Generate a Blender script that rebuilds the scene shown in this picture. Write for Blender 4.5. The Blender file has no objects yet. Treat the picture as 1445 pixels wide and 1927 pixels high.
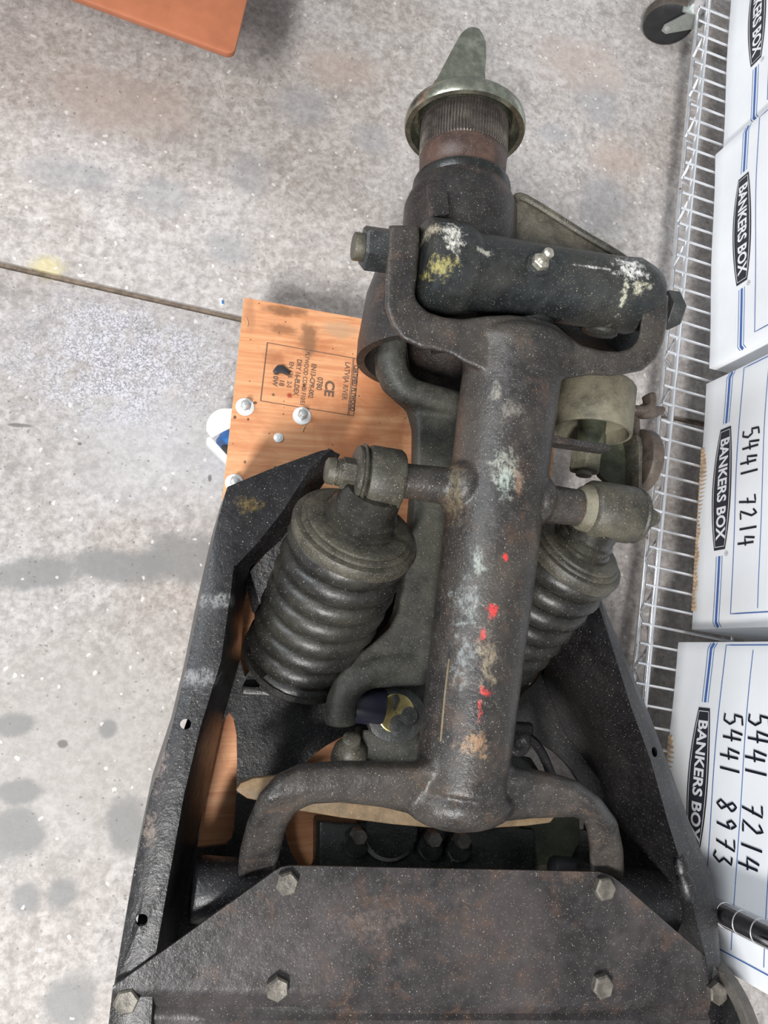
import bpy, bmesh, math, random
from mathutils import Vector, Matrix
random.seed(7)
SC = bpy.context.scene
COL = SC.collection
# ------------------------------------------------------------------ camera
W_PX, H_PX, F_PX = 1445.0, 1927.0, 1450.0
NADIR = (320.0, 1215.0)          # where the plumb line under the lens falls in the photograph
CAM_H = 1.35                     # lens height above the floor (m)
_nd = Vector(((NADIR[0]-W_PX/2)/F_PX, -(NADIR[1]-H_PX/2)/F_PX, -1.0))
_Z = -_nd.normalized()
_X = (Vector((1, 0, 0)) - _Z*_Z.x).normalized()
_Y = _Z.cross(_X)
R_CW = Matrix((_X, _Y, _Z))      # camera axes -> world axes
cam_data = bpy.data.cameras.new('camera')
cam = bpy.data.objects.new('camera', cam_data); COL.objects.link(cam)
cam_data.sensor_fit = 'VERTICAL'; cam_data.sensor_height = 36.0
cam_data.lens = 36.0*F_PX/H_PX
cam_data.clip_start = 0.02
cam.matrix_world = Matrix.Translation((0, 0, CAM_H)) @ R_CW.to_4x4()
SC.camera = cam
FWD = R_CW @ Vector((0, 0, -1))
# ------------------------------------------------------------------ light
SC.view_settings.view_transform = 'Standard'
SC.view_settings.look = 'None'
SC.view_settings.exposure = 0.0
SC.view_settings.gamma = 1.0
SC.view_settings.use_curve_mapping = False
world = bpy.data.worlds.new('warehouse_ambient'); SC.world = world
world.use_nodes = True
world.node_tree.nodes['Background'].inputs[0].default_value = (0.93, 0.97, 1.0, 1)
world.node_tree.nodes['Background'].inputs[1].default_value = 0.36

def area_light(name, loc, target, sx, sy, power, color=(1, 1, 1)):
    l = bpy.data.lights.new(name, 'AREA'); l.shape = 'RECTANGLE'
    l.size = sx; l.size_y = sy; l.energy = power; l.color = color
    o = bpy.data.objects.new(name, l); COL.objects.link(o)
    o.location = loc
    o.rotation_euler = (Vector(target)-Vector(loc)).to_track_quat('-Z', 'Y').to_euler()
    return o
area_light('ceiling_or_fill_light', (-1.60, -2.95, 4.9), (0.15, 0.1, 0.2), 0.45, 1.5, 470, (1.0, 0.985, 0.97))
area_light('ceiling_or_fill_light', (-2.7, 1.2, 3.0), (0.3, 0.3, 0.2), 0.7, 2.4, 105, (0.90, 0.95, 1.0))  # added unseen fill from the left to whiten the storage box faces

# ------------------------------------------------------------------ projection helpers (photo pixel at a given height -> world point)
def ray(x, y):
    return R_CW @ Vector(((x-W_PX/2)/F_PX, -(y-H_PX/2)/F_PX, -1.0))
def P(x, y, z):
    d = ray(x, y)
    return Vector((0, 0, CAM_H)) + d*((z-CAM_H)/d.z)
def M(px, p):                    # pixels -> metres at the distance of p
    return px*((p-Vector((0, 0, CAM_H))).dot(FWD))/F_PX
def PZ(pts, z):
    return [P(a, b, z) for a, b in pts]

# ------------------------------------------------------------------ materials
def node(nt, t, **kw):
    n = nt.nodes.new(t)
    for k, v in kw.items():
        if k.startswith('i_'):
            n.inputs[k[2:]].default_value = v
        else:
            setattr(n, k, v)
    return n
def rgba(c): return (c[0], c[1], c[2], 1)
def mixc(nt, fac, a, b, blend='MIX'):
    n = nt.nodes.new('ShaderNodeMix'); n.data_type = 'RGBA'; n.blend_type = blend
    for idx, v in ((0, fac), (6, a), (7, b)):
        if isinstance(v, (int, float)): n.inputs[idx].default_value = v
        elif isinstance(v, tuple): n.inputs[idx].default_value = rgba(v)
        else: nt.links.new(v, n.inputs[idx])
    return n.outputs[2]
def ramp(nt, src, lo, hi):
    n = nt.nodes.new('ShaderNodeMapRange'); n.interpolation_type = 'SMOOTHSTEP'
    n.inputs[1].default_value = lo; n.inputs[2].default_value = hi
    nt.links.new(src, n.inputs[0]); return n.outputs[0]
def math_n(nt, op, a, b=None):
    n = nt.nodes.new('ShaderNodeMath'); n.operation = op
    for i, v in enumerate((a, b)):
        if v is None: continue
        if isinstance(v, (int, float)): n.inputs[i].default_value = v
        else: nt.links.new(v, n.inputs[i])
    return n.outputs[0]
def noise(nt, co, scale, detail=3, rough=0.55, dist=0.0):
    n = nt.nodes.new('ShaderNodeTexNoise')
    n.inputs['Scale'].default_value = scale; n.inputs['Detail'].default_value = detail
    n.inputs['Roughness'].default_value = rough; n.inputs['Distortion'].default_value = dist
    nt.links.new(co, n.inputs['Vector']); return n.outputs['Fac']
def specks(nt, co, scale, size, keep):
    v = nt.nodes.new('ShaderNodeTexVoronoi'); v.inputs['Scale'].default_value = scale
    nt.links.new(co, v.inputs['Vector'])
    s = nt.nodes.new('ShaderNodeSeparateColor'); nt.links.new(v.outputs['Color'], s.inputs[0])
    a = math_n(nt, 'LESS_THAN', v.outputs['Distance'], size)
    b = math_n(nt, 'LESS_THAN', s.outputs[0], keep)
    return math_n(nt, 'MULTIPLY', a, b)
def scaled(nt, co, sc, rot=(0, 0, 0), loc=(0, 0, 0)):
    m = nt.nodes.new('ShaderNodeMapping')
    m.inputs['Scale'].default_value = sc; m.inputs['Rotation'].default_value = rot
    m.inputs['Location'].default_value = loc
    nt.links.new(co, m.inputs['Vector']); return m.outputs[0]
def patch_mask(nt, co, c, r, wob, edge=0.35, nscale=40):
    """soft-edged patch around point c (object space), radii r"""
    inv = (1/r[0], 1/r[1], 1/r[2])
    m = scaled(nt, co, inv, (0, 0, 0), (-c[0]*inv[0], -c[1]*inv[1], -c[2]*inv[2]))
    l = nt.nodes.new('ShaderNodeVectorMath'); l.operation = 'LENGTH'; nt.links.new(m, l.inputs[0])
    d = math_n(nt, 'ADD', l.outputs['Value'], math_n(nt, 'MULTIPLY', math_n(nt, 'SUBTRACT', noise(nt, co, nscale, 4, 0.65), 0.5), wob))
    return ramp(nt, d, 1.0, 1.0-edge)
def new_mat(name):
    m = bpy.data.materials.new(name); m.use_nodes = True
    nt = m.node_tree; b = nt.nodes['Principled BSDF']
    co = nt.nodes.new('ShaderNodeTexCoord').outputs['Object']
    return m, nt, b, co
def iron(name, base, dust=(0.2, 0.18, 0.13), dust_amt=0.4, dust_scale=9, rough=0.55, metal=0.0, speck=0.10,
         speck_col=(0.34, 0.31, 0.25), rust=None, rust_amt=0.0, bump=0.25, bscale=220, patches=(), spec=0.5, off=None):
    m, nt, b, co = new_mat(name)
    n1 = noise(nt, co, dust_scale, 6, 0.65, 0.3)
    n2 = noise(nt, co, 60, 4, 0.7)
    c = mixc(nt, ramp(nt, n2, 0.35, 0.75), tuple(x*0.7 for x in base), tuple(x*1.35 for x in base))
    c = mixc(nt, math_n(nt, 'MULTIPLY', ramp(nt, n1, 0.40, 0.70), dust_amt), c, dust)
    if rust:
        c = mixc(nt, math_n(nt, 'MULTIPLY', ramp(nt, noise(nt, scaled(nt, co, (1, 1, 1), (0, 0, 0), (3, 5, 1)), 22, 5, 0.7), 0.52, 0.68), rust_amt), c, rust)
    if patches:
        flake = ramp(nt, noise(nt, scaled(nt, co, (1, 0.45, 1)), 230, 5, 0.8, 0.4), 0.36, 0.58)
    for (pc, pr, col, wob, amt) in patches:
        mk = patch_mask(nt, co, pc, pr, wob*2.2, 0.8, 95)
        mk = math_n(nt, 'MULTIPLY', math_n(nt, 'MULTIPLY', mk, amt), flake)
        c = mixc(nt, mk, c, col)
    if speck > 0:
        c = mixc(nt, math_n(nt, 'MULTIPLY', specks(nt, co, 230, 0.17, speck*0.8), 0.75), c, speck_col)
        c = mixc(nt, math_n(nt, 'MULTIPLY', specks(nt, co, 520, 0.30, speck*2.0), 0.40), c, speck_col)
    nt.links.new(c, b.inputs['Base Color'])
    nt.links.new(math_n(nt, 'ADD', math_n(nt, 'MULTIPLY', n2, 0.3), rough-0.15), b.inputs['Roughness'])
    b.inputs['Metallic'].default_value = metal
    b.inputs['Specular IOR Level'].default_value = spec
    if bump:
        bp = nt.nodes.new('ShaderNodeBump'); bp.inputs['Strength'].default_value = bump; bp.inputs['Distance'].default_value = 0.002
        h = math_n(nt, 'ADD', noise(nt, co, bscale, 4, 0.7), math_n(nt, 'MULTIPLY', noise(nt, co, 45, 4, 0.6), 2.0))
        nt.links.new(h, bp.inputs['Height']); nt.links.new(bp.outputs[0], b.inputs['Normal'])
    return m
def plain(name, col, rough=0.5, metal=0.0, var=0.0, scale=40, spec=0.5):
    m, nt, b, co = new_mat(name)
    if var:
        c = mixc(nt, ramp(nt, noise(nt, co, scale, 5, 0.65), 0.3, 0.7), tuple(x*(1-var) for x in col), tuple(min(1, x*(1+var)) for x in col))
        nt.links.new(c, b.inputs['Base Color'])
    else:
        b.inputs['Base Color'].default_value = rgba(col)
    b.inputs['Roughness'].default_value = rough; b.inputs['Metallic'].default_value = metal
    b.inputs['Specular IOR Level'].default_value = spec
    return m

# ------------------------------------------------------------------ mesh builder
def bake(o):
    """replace the object's mesh with its modified mesh"""
    bpy.context.view_layer.update()
    dg = bpy.context.evaluated_depsgraph_get()
    me = bpy.data.meshes.new_from_object(o.evaluated_get(dg))
    o.modifiers.clear(); old = o.data; o.data = me; bpy.data.meshes.remove(old)
ORG = {}                          # world origin of every Empty / part (none of them is rotated unless built local)
class MB:
    def __init__(s): s.bm = bmesh.new()
    def loft(s, rings, cap0=True, cap1=True, close=False):
        vs = [[s.bm.verts.new(p) for p in r] for r in rings]
        n = len(vs[0]); k = len(vs)
        for i in range(k if close else k-1):
            a, b = vs[i], vs[(i+1) % k]
            for j in range(n):
                s.bm.faces.new((a[j], a[(j+1) % n], b[(j+1) % n], b[j]))
        if not close:
            if cap0: s.bm.faces.new(list(reversed(vs[0])))
            if cap1: s.bm.faces.new(vs[-1])
        return s
    def lathe(s, p0, p1, prof, n=36, ref=None, caps=True, ph=0.0):
        p0 = Vector(p0); ax = (Vector(p1)-p0).normalized()
        r = Vector(ref) if ref else (Vector((0, 0, 1)) if abs(ax.z) < 0.9 else Vector((1, 0, 0)))
        u = (r-ax*r.dot(ax)).normalized(); v = ax.cross(u)
        rings = [[p0+ax*t+(u*math.cos(ph+2*math.pi*i/n)+v*math.sin(ph+2*math.pi*i/n))*max(rr, 1e-5) for i in range(n)] for t, rr in prof]
        return s.loft(rings, caps, caps)
    def cyl(s, p0, p1, r0, r1=None, n=32, bev=0.0, **k):
        L = (Vector(p1)-Vector(p0)).length; r1 = r0 if r1 is None else r1
        if bev: prof = [(0, r0-bev), (bev*0.3, r0-bev*0.3), (bev, r0), (L-bev, r1), (L-bev*0.3, r1-bev*0.3), (L, r1-bev)]
        else: prof = [(0, r0), (L, r1)]
        return s.lathe(p0, p1, prof, n, **k)
    def hexn(s, p0, p1, r, ph=0.0, cham=0.12):
        L = (Vector(p1)-Vector(p0)).length
        return s.lathe(p0, p1, [(0, r*(1-cham*0.3)), (r*cham*0.3, r), (L-r*cham, r), (L, r*(1-cham))], 6, ph=ph)
    def prism(s, pts, vec):
        vec = Vector(vec); pts = [Vector(p) for p in pts]
        return s.loft([pts, [p+vec for p in pts]])
    def box(s, c, sx, sy, sz, ex=Vector((1, 0, 0)), ey=Vector((0, 1, 0)), ez=Vector((0, 0, 1))):
        c = Vector(c); q = [(-1, -1), (1, -1), (1, 1), (-1, 1)]
        return s.loft([[c+ex*(a*sx/2)+ey*(b*sy/2)+ez*(k*sz/2) for a, b in q] for k in (-1, 1)])
    def sweep(s, pts, size, n=14, up=Vector((0, 0, 1)), sq=2.0, sub=4, caps=True):
        """tube through pts (Catmull-Rom); size: (half width, half depth) per point; sq>2 squarer section"""
        pts = [Vector(p) for p in pts]
        if not isinstance(size, list): size = [size]*len(pts)
        size = [(a, a) if isinstance(a, (int, float)) else a for a in size]
        P2, S2 = [], []
        for i in range(len(pts)-1):
            a = pts[max(i-1, 0)]; b = pts[i]; c = pts[i+1]; d = pts[min(i+2, len(pts)-1)]
            for k in range(sub):
                t = k/sub
                P2.append(0.5*((2*b)+(c-a)*t+(2*a-5*b+4*c-d)*t*t+(3*b-a-3*c+d)*t**3))
                S2.append((size[i][0]*(1-t)+size[i+1][0]*t, size[i][1]*(1-t)+size[i+1][1]*t))
        P2.append(pts[-1]); S2.append(size[-1])
        rings = []
        for i, p in enumerate(P2):
            t = (P2[min(i+1, len(P2)-1)]-P2[max(i-1, 0)]).normalized()
            sd = t.cross(up); sd = sd.normalized() if sd.length > 1e-4 else Vector((1, 0, 0))
            u = sd.cross(t).normalized(); ring = []
            for j in range(n):
                a = 2*math.pi*(j+0.5)/n; ca, sa = math.cos(a), math.sin(a)
                f = (abs(ca)**sq+abs(sa)**sq)**(-1/sq)
                ring.append(p+sd*(ca*f*S2[i][0])+u*(sa*f*S2[i][1]))
            rings.append(ring)
        return s.loft(rings, caps, caps)
    def ell(s, c, rx, ry, rz, ex=Vector((1, 0, 0)), ey=Vector((0, 1, 0)), ez=Vector((0, 0, 1)), n=20, m=12):
        rings = []
        for i in range(m+1):
            a = math.pi*i/m; rr = max(math.sin(a), 1e-4)
            rings.append([Vector(c)+ex*(rx*rr*math.cos(2*math.pi*j/n))+ey*(ry*rr*math.sin(2*math.pi*j/n))-ez*(rz*math.cos(a)) for j in range(n)])
        return s.loft(rings)
    def build(s, name, m, parent=None, origin=None, local=False, smooth=38, remesh=0, relax=4, bevel=0, solid=0, subsurf=0, cut=None, scale_uv=None):
        bm = s.bm
        bmesh.ops.recalc_face_normals(bm, faces=bm.faces)
        po = ORG.get(parent.name, Vector()) if parent else Vector()
        if not local:
            o3 = Vector(origin) if origin is not None else po
            bmesh.ops.translate(bm, verts=bm.verts, vec=-o3)
        me = bpy.data.meshes.new(name); bm.to_mesh(me); bm.free()
        o = bpy.data.objects.new(name, me); COL.objects.link(o)
        me.materials.append(m)
        if parent: o.parent = parent
        if not local:
            o.location = o3-po; ORG[o.name] = o3
        if solid:
            d = o.modifiers.new('s', 'SOLIDIFY'); d.thickness = solid; d.offset = -1
        if cut is not None:
            d = o.modifiers.new('b', 'BOOLEAN'); d.operation = 'DIFFERENCE'; d.solver = 'EXACT'; d.object = cut
        if remesh:
            d = o.modifiers.new('r', 'REMESH'); d.mode = 'VOXEL'; d.voxel_size = remesh
            d = o.modifiers.new('m', 'SMOOTH'); d.factor = 0.5; d.iterations = relax
        if bevel:
            d = o.modifiers.new('v', 'BEVEL'); d.width = bevel; d.segments = 2; d.limit_method = 'ANGLE'; d.angle_limit = math.radians(40)
        if subsurf:
            d = o.modifiers.new('u', 'SUBSURF'); d.levels = subsurf; d.render_levels = subsurf
        if len(o.modifiers): bake(o)
        o.data.shade_smooth()
        if not remesh: o.data.set_sharp_from_angle(angle=math.radians(smooth))
        return o
def empty(name, loc, label=None, cat=None, group=None, rot=0.0):
    o = bpy.data.objects.new(name, None); COL.objects.link(o); o.empty_display_size = 0.05
    o.location = loc; o.rotation_euler = (0, 0, rot); ORG[o.name] = Vector(loc)
    tag(o, label, cat, group); return o
def tag(o, label=None, cat=None, group=None, kind=None):
    if label: o['label'] = label
    if cat: o['category'] = cat
    if group: o['group'] = group
    if kind: o['kind'] = kind
    return o
def flat_curve(outer, holes, z, thick, name='tmp'):
    """filled plate with holes (2-D curve fill), outlines are lists of world points; returns bmesh"""
    cu = bpy.data.curves.new(name, 'CURVE'); cu.dimensions = '2D'; cu.fill_mode = 'BOTH'; cu.extrude = thick/2
    for pts in [outer]+holes:
        sp = cu.splines.new('POLY'); sp.points.add(len(pts)-1); sp.use_cyclic_u = True
        for q, p in zip(sp.points, pts): q.co = (p.x, p.y, 0, 1)
    o = bpy.data.objects.new(name, cu); COL.objects.link(o)
    bpy.context.view_layer.update()
    me = bpy.data.meshes.new_from_object(o.evaluated_get(bpy.context.evaluated_depsgraph_get()))
    b = MB(); b.bm.from_mesh(me); bmesh.ops.remove_doubles(b.bm, verts=b.bm.verts, dist=1e-5)
    bmesh.ops.translate(b.bm, verts=b.bm.verts, vec=(0, 0, z-thick/2))
    bpy.data.objects.remove(o); bpy.data.meshes.remove(me)
    return b
def text_faces(body, size, offset=0.0, shear=0.0, sx=1.0, spacing=1.0):
    """triangulated outline of a string: (verts 2-D, faces); centred"""
    cu = bpy.data.curves.new('t', 'FONT'); cu.body = body; cu.size = size; cu.offset = offset; cu.shear = shear
    cu.align_x = 'CENTER'; cu.align_y = 'CENTER'; cu.space_character = spacing; cu.resolution_u = 3
    o = bpy.data.objects.new('t', cu); COL.objects.link(o); bpy.context.view_layer.update()
    me = bpy.data.meshes.new_from_object(o.evaluated_get(bpy.context.evaluated_depsgraph_get()))
    vs = [(v.co.x*sx, v.co.y) for v in me.vertices]; fs = [tuple(p.vertices) for p in me.polygons]
    bpy.data.objects.remove(o); bpy.data.meshes.remove(me)
    return vs, fs
def add_flat(b, vs, fs, fn):
    q = [b.bm.verts.new(fn(x, y)) for x, y in vs]
    for f in fs:
        try: b.bm.faces.new([q[i] for i in f])
        except ValueError: pass
def ribbon(b, pts, w, fn, closed=False):
    """thin flat stroke of width w along 2-D pts"""
    pts = [Vector(p) for p in pts]; n = len(pts); L, R = [], []
    for i in range(n):
        if closed: t = (pts[(i+1) % n]-pts[i-1])
        else: t = (pts[min(i+1, n-1)]-pts[max(i-1, 0)])
        t = t.normalized(); nn = Vector((-t.y, t.x))
        L.append(pts[i]+nn*w/2); R.append(pts[i]-nn*w/2)
    lv = [b.bm.verts.new(fn(p.x, p.y)) for p in L]; rv = [b.bm.verts.new(fn(p.x, p.y)) for p in R]
    for i in range(n if closed else n-1):
        j = (i+1) % n; b.bm.faces.new((lv[i], rv[i], rv[j], lv[j]))
# ================================================================== SETTING: concrete floor with a saw-cut joint
def floor_mat():
    m, nt, b, co = new_mat('worn_concrete')
    n1 = noise(nt, co, 2.2, 6, 0.62, 0.4); n2 = noise(nt, co, 9, 6, 0.7, 0.6); n3 = noise(nt, co, 70, 5, 0.75)
    c = mixc(nt, ramp(nt, n1, 0.32, 0.68), (0.285, 0.228, 0.19), (0.40, 0.372, 0.36))
    c = mixc(nt, math_n(nt, 'MULTIPLY', ramp(nt, n2, 0.48, 0.72), 0.6), c, (0.33, 0.31, 0.295))
    c = mixc(nt, math_n(nt, 'MULTIPLY', ramp(nt, noise(nt, scaled(nt, co, (1, 1, 1), (0, 0, 0), (7, 3, 0)), 6, 5, 0.7, 0.8), 0.52, 0.7), 0.5), c, (0.55, 0.53, 0.52))
    c = mixc(nt, 0.42, c, mixc(nt, ramp(nt, n3, 0.3, 0.72), (0.20, 0.19, 0.18), (0.74, 0.72, 0.71)))
    cw = nt.nodes.new('ShaderNodeVectorMath'); cw.operation = 'ADD'
    wn = nt.nodes.new('ShaderNodeTexNoise'); wn.inputs['Scale'].default_value = 45; wn.inputs['Detail'].default_value = 3; nt.links.new(co, wn.inputs['Vector'])
    ws = nt.nodes.new('ShaderNodeVectorMath'); ws.operation = 'SCALE'; ws.inputs['Scale'].default_value = 0.018; nt.links.new(wn.outputs['Color'], ws.inputs[0])
    nt.links.new(co, cw.inputs[0]); nt.links.new(ws.outputs[0], cw.inputs[1]); cow = cw.outputs[0]
    blot = noise(nt, cow, 24, 8, 0.72, 0.5)
    c = mixc(nt, math_n(nt, 'MULTIPLY', ramp(nt, blot, 0.50, 0.64), 0.55), c, (0.225, 0.205, 0.195))
    c = mixc(nt, math_n(nt, 'MULTIPLY', ramp(nt, noise(nt, scaled(nt, cow, (1, 1, 1), (0, 0, 0), (4, 9, 0)), 30, 8, 0.75, 0.4), 0.53, 0.64), 0.48), c, (0.60, 0.565, 0.54))
    def st(px, py, rx, ry, col, amt, wob=0.9, edge=0.3, ns=14):
        nonlocal c
        p = P(px, py, 0); k = M(1, p)
        c = mixc(nt, math_n(nt, 'MULTIPLY', patch_mask(nt, co, (p.x, p.y, 0), (rx*k, ry*k, 1), wob, edge, ns), amt), c, col)
    # worn pale patch with exposed aggregate
    p = P(230, 690, 0); k = M(1, p)
    worn = patch_mask(nt, co, (p.x, p.y, 0), (300*k, 190*k, 1), 1.0, 0.8, 8)
    agg = mixc(nt, ramp(nt, math_n(nt, 'ABSOLUTE', math_n(nt, 'SUBTRACT', noise(nt, co, 125, 4, 0.6, 0.5), 0.5)), 0.0, 0.075), (0.20, 0.20, 0.22), (0.64, 0.64, 0.70))
    c = mixc(nt, math_n(nt, 'MULTIPLY', math_n(nt, 'MULTIPLY', worn, ramp(nt, noise(nt, co, 20, 6, 0.7), 0.25, 0.6)), 0.8), c, agg)
    st(330, 860, 330, 170, (0.54, 0.55, 0.58), 0.35, 1.0, 0.8, 6)
    st(150, 1400, 330, 330, (0.38, 0.36, 0.335), 0.55, 0.8, 0.8, 5)
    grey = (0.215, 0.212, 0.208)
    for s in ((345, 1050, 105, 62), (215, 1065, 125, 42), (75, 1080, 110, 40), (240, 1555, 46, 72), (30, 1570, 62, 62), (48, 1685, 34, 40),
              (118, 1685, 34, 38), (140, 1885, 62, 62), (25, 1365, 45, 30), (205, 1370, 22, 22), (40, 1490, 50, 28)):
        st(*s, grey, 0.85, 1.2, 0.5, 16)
    for s in ((430, 470, 55, 45), (300, 370, 80, 50), (470, 330, 50, 60), (130, 330, 120, 50), (560, 200, 70, 60), (1120, 190, 60, 70), (700, 260, 50, 40), (1130, 375, 75, 80), (1040, 250, 60, 25)):  # stains; the one beyond the knuckle also paints in its cast shadow
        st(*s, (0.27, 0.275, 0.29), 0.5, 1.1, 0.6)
    for s in ((230, 200, 200, 90), (1090, 120, 130, 80), (640, 130, 110, 60), (1160, 300, 90, 60)):
        st(*s, (0.42, 0.335, 0.29), 0.5, 1.0, 0.7)
    st(88, 505, 46, 30, (0.60, 0.52, 0.20), 0.5, 1.6, 0.8, 25)
    for s in ((35, 800, 26, 5), (150, 835, 5, 4), (118, 1400, 12, 10), (395, 900, 5, 9)):
        st(*s, (0.12, 0.115, 0.11), 0.8, 0.8, 0.5, 60)
    c = mixc(nt, math_n(nt, 'MULTIPLY', specks(nt, cow, 75, 0.24, 0.10), 0.55), c, (0.74, 0.72, 0.69))
    c = mixc(nt, math_n(nt, 'MULTIPLY', specks(nt, cow, 120, 0.24, 0.12), 0.55), c, (0.13, 0.12, 0.115))
    # hairline scratches
    sc_ = noise(nt, scaled(nt, co, (160, 5, 1), (0, 0, 0.35)), 1.0, 3, 0.6, 0.6)
    c = mixc(nt, math_n(nt, 'MULTIPLY', ramp(nt, sc_, 0.74, 0.79), 0.6), c, (0.20, 0.18, 0.16))
    nt.links.new(c, b.inputs['Base Color'])
    nt.links.new(math_n(nt, 'ADD', math_n(nt, 'MULTIPLY', n2, 0.35), 0.34), b.inputs['Roughness'])
    bp = nt.nodes.new('ShaderNodeBump'); bp.inputs['Strength'].default_value = 0.18; bp.inputs['Distance'].default_value = 0.002
    nt.links.new(n3, bp.inputs['Height']); nt.links.new(bp.outputs[0], b.inputs['Normal'])
    return m
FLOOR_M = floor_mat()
ja, jb = P(0, 497, 0), P(453, 600, 0)
jd = (jb-ja).normalized(); jn = Vector((-jd.y, jd.x, 0)); hw = 0.0056
fl = MB(); fl.box(Vector((0, 0, -0.06)), 6, 6, 0.1)
fl = fl.build('floor', plain('joint_filler', (0.17, 0.13, 0.095), 0.8, var=0.35, scale=60)); tag(fl, kind='structure')
fl.name = 'floor'; ORG['floor'] = Vector()
for sg in (1, -1):
    a0 = ja+jn*sg*hw; pts = [a0-jd*3, a0+jd*3, a0+jd*3+jn*sg*3.2, a0-jd*3+jn*sg*3.2]
    if sg < 0: pts.reverse()
    s = MB(); s.prism([p+Vector((0, 0, -0.011)) for p in pts], (0, 0, 0.011))
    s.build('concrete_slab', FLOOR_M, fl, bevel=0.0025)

# ================================================================== ORANGE CART (corner of its deck)
ORANGE = plain('orange_enamel', (0.36, 0.125, 0.06), 0.42, var=0.12, scale=14)
zc = 0.335
c0 = P(440, 105, zc); ca = P(155, 0, zc); cb = P(461, -6, zc)
ux = (ca-c0).normalized(); uy = Vector((ux.y, -ux.x, 0));
if uy.dot(cb-c0) < 0: uy = -uy
uy = (uy*0.6+(cb-c0).normalized()*0.4).normalized()
cart = empty('platform_cart', c0+ux*0.45+uy*0.3+Vector((0, 0, -zc)), 'orange enamelled platform cart deck at the top left above the concrete', 'cart')
b = MB(); LX, LY, r = 0.95, 0.62, 0.012
def cpt(a, q): return c0+ux*a+uy*q
out = []
for (cx, cy, a0) in ((r, r, 180), (LX-r, r, 270), (LX-r, LY-r, 0), (r, LY-r, 90)):
    for k in range(5):
        a = math.radians(a0+k*22.5); out.append(cpt(cx+r*math.cos(a), cy+r*math.sin(a))+Vector((0, 0, -0.010)))
b.prism(out, (0, 0, 0.010)); b.build('deck', ORANGE, cart, bevel=0.002)
b = MB(); b.box(cpt(LX/2, LY/2+0.12)+Vector((0, 0, -0.09)), 0.45, 0.26, 0.13, ux, uy); b.build('underframe', ORANGE, cart, bevel=0.004)
BLACK_RUB = plain('black_rubber', (0.018, 0.018, 0.02), 0.55, var=0.3)
ZINC = plain('zinc_plate', (0.66, 0.68, 0.68), 0.30, 0.75, var=0.12, scale=60)
for q in ((0.30, 0.36), (0.66, 0.36), (0.30, 0.52), (0.66, 0.52)):
    p = cpt(*q); p.z = 0.05
    w = MB(); w.cyl(p-uy*0.018, p+uy*0.018, 0.05, bev=0.008); w = w.build('caster_wheel', BLACK_RUB, cart)
    f = MB(); f.box(p+Vector((0, 0, 0.045))-uy*0.024, 0.045, 0.004, 0.10, ux, uy); f.box(p+Vector((0, 0, 0.045))+uy*0.024, 0.045, 0.004, 0.10, ux, uy)
    f.box(p+Vector((0, 0, 0.093)), 0.06, 0.052, 0.006, ux, uy); f.build('caster_fork', ZINC, cart)

# ================================================================== PLYWOOD DOLLY
ZP = 0.18
TL, TR, LB, RB = P(460, 560, ZP), P(1062, 668, ZP), P(415, 975, ZP), P(1003, 1215, ZP)
pd = (LB-TL).normalized(); TLx = TL; BL = TL+pd*0.97
pr = (RB-TR).normalized(); BR = TR+pr*0.92
dolly = empty('plywood_dolly', Vector(((TL.x+BR.x)/2, (TL.y+BR.y)/2, 0)), 'orange-stained plywood dolly with zinc bolts under the dark suspension unit', 'dolly')
ang = math.atan2((TR-TL).y, (TR-TL).x)
def ply_mat():
    m, nt, b, co = new_mat('stained_plywood')
    g = scaled(nt, co, (5, 90, 5), (0, 0, -ang))
    n1 = noise(nt, g, 1.0, 6, 0.7, 0.3); n2 = noise(nt, co, 9, 5, 0.65, 0.5)
    c = mixc(nt, ramp(nt, n1, 0.3, 0.7), (0.53, 0.215, 0.095), (0.72, 0.375, 0.19))
    c = mixc(nt, math_n(nt, 'MULTIPLY', ramp(nt, n2, 0.46, 0.68), 0.75), c, (0.43, 0.15, 0.06))
    g2 = noise(nt, scaled(nt, co, (14, 260, 5), (0, 0, -ang)), 1.0, 3, 0.6)
    c = mixc(nt, math_n(nt, 'MULTIPLY', ramp(nt, g2, 0.62, 0.72), 0.5), c, (0.33, 0.13, 0.06))
    for (px, py, rx, ry, col, a) in ((535, 585, 60, 14, (0.2, 0.09, 0.04), 0.85), (580, 640, 22, 50, (0.2, 0.1, 0.05), 0.8), (530, 620, 40, 16, (0.26, 0.11, 0.05), 0.8),
                                 (640, 620, 40, 22, (0.40, 0.27, 0.17), 0.6), (515, 675, 26, 22, (0.3, 0.11, 0.05), 0.45), (470, 590, 14, 50, (0.35, 0.16, 0.08), 0.5),
                                 (545, 744, 8, 8, (0.28, 0.03, 0.015), 0.9), (514, 743, 5, 5, (0.08, 0.05, 0.03), 0.9), (442, 785, 4, 5, (0.05, 0.02, 0.01), 0.9),
                                 (467, 789, 3, 4, (0.05, 0.02, 0.01), 0.9), (461, 869, 4, 6, (0.06, 0.03, 0.02), 0.9), (480, 758, 5, 4, (0.05, 0.03, 0.02), 0.9)):
        p = P(px, py, ZP)-ORG['plywood_dolly']; k = M(1, P(px, py, ZP))
        c = mixc(nt, math_n(nt, 'MULTIPLY', patch_mask(nt, co, (p.x, p.y, p.z), (rx*k, ry*k, 0.5), 1.3, 0.7, 45), a), c, col)
    c = mixc(nt, math_n(nt, 'MULTIPLY', specks(nt, co, 90, 0.13, 0.16), 0.7), c, (0.07, 0.03, 0.015))
    nt.links.new(c, b.inputs['Base Color']); b.inputs['Roughness'].default_value = 0.5
    bp = nt.nodes.new('ShaderNodeBump'); bp.inputs['Strength'].default_value = 0.12; bp.inputs['Distance'].default_value = 0.001
    nt.links.new(n1, bp.inputs['Height']); nt.links.new(bp.outputs[0], b.inputs['Normal'])
    return m
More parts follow.
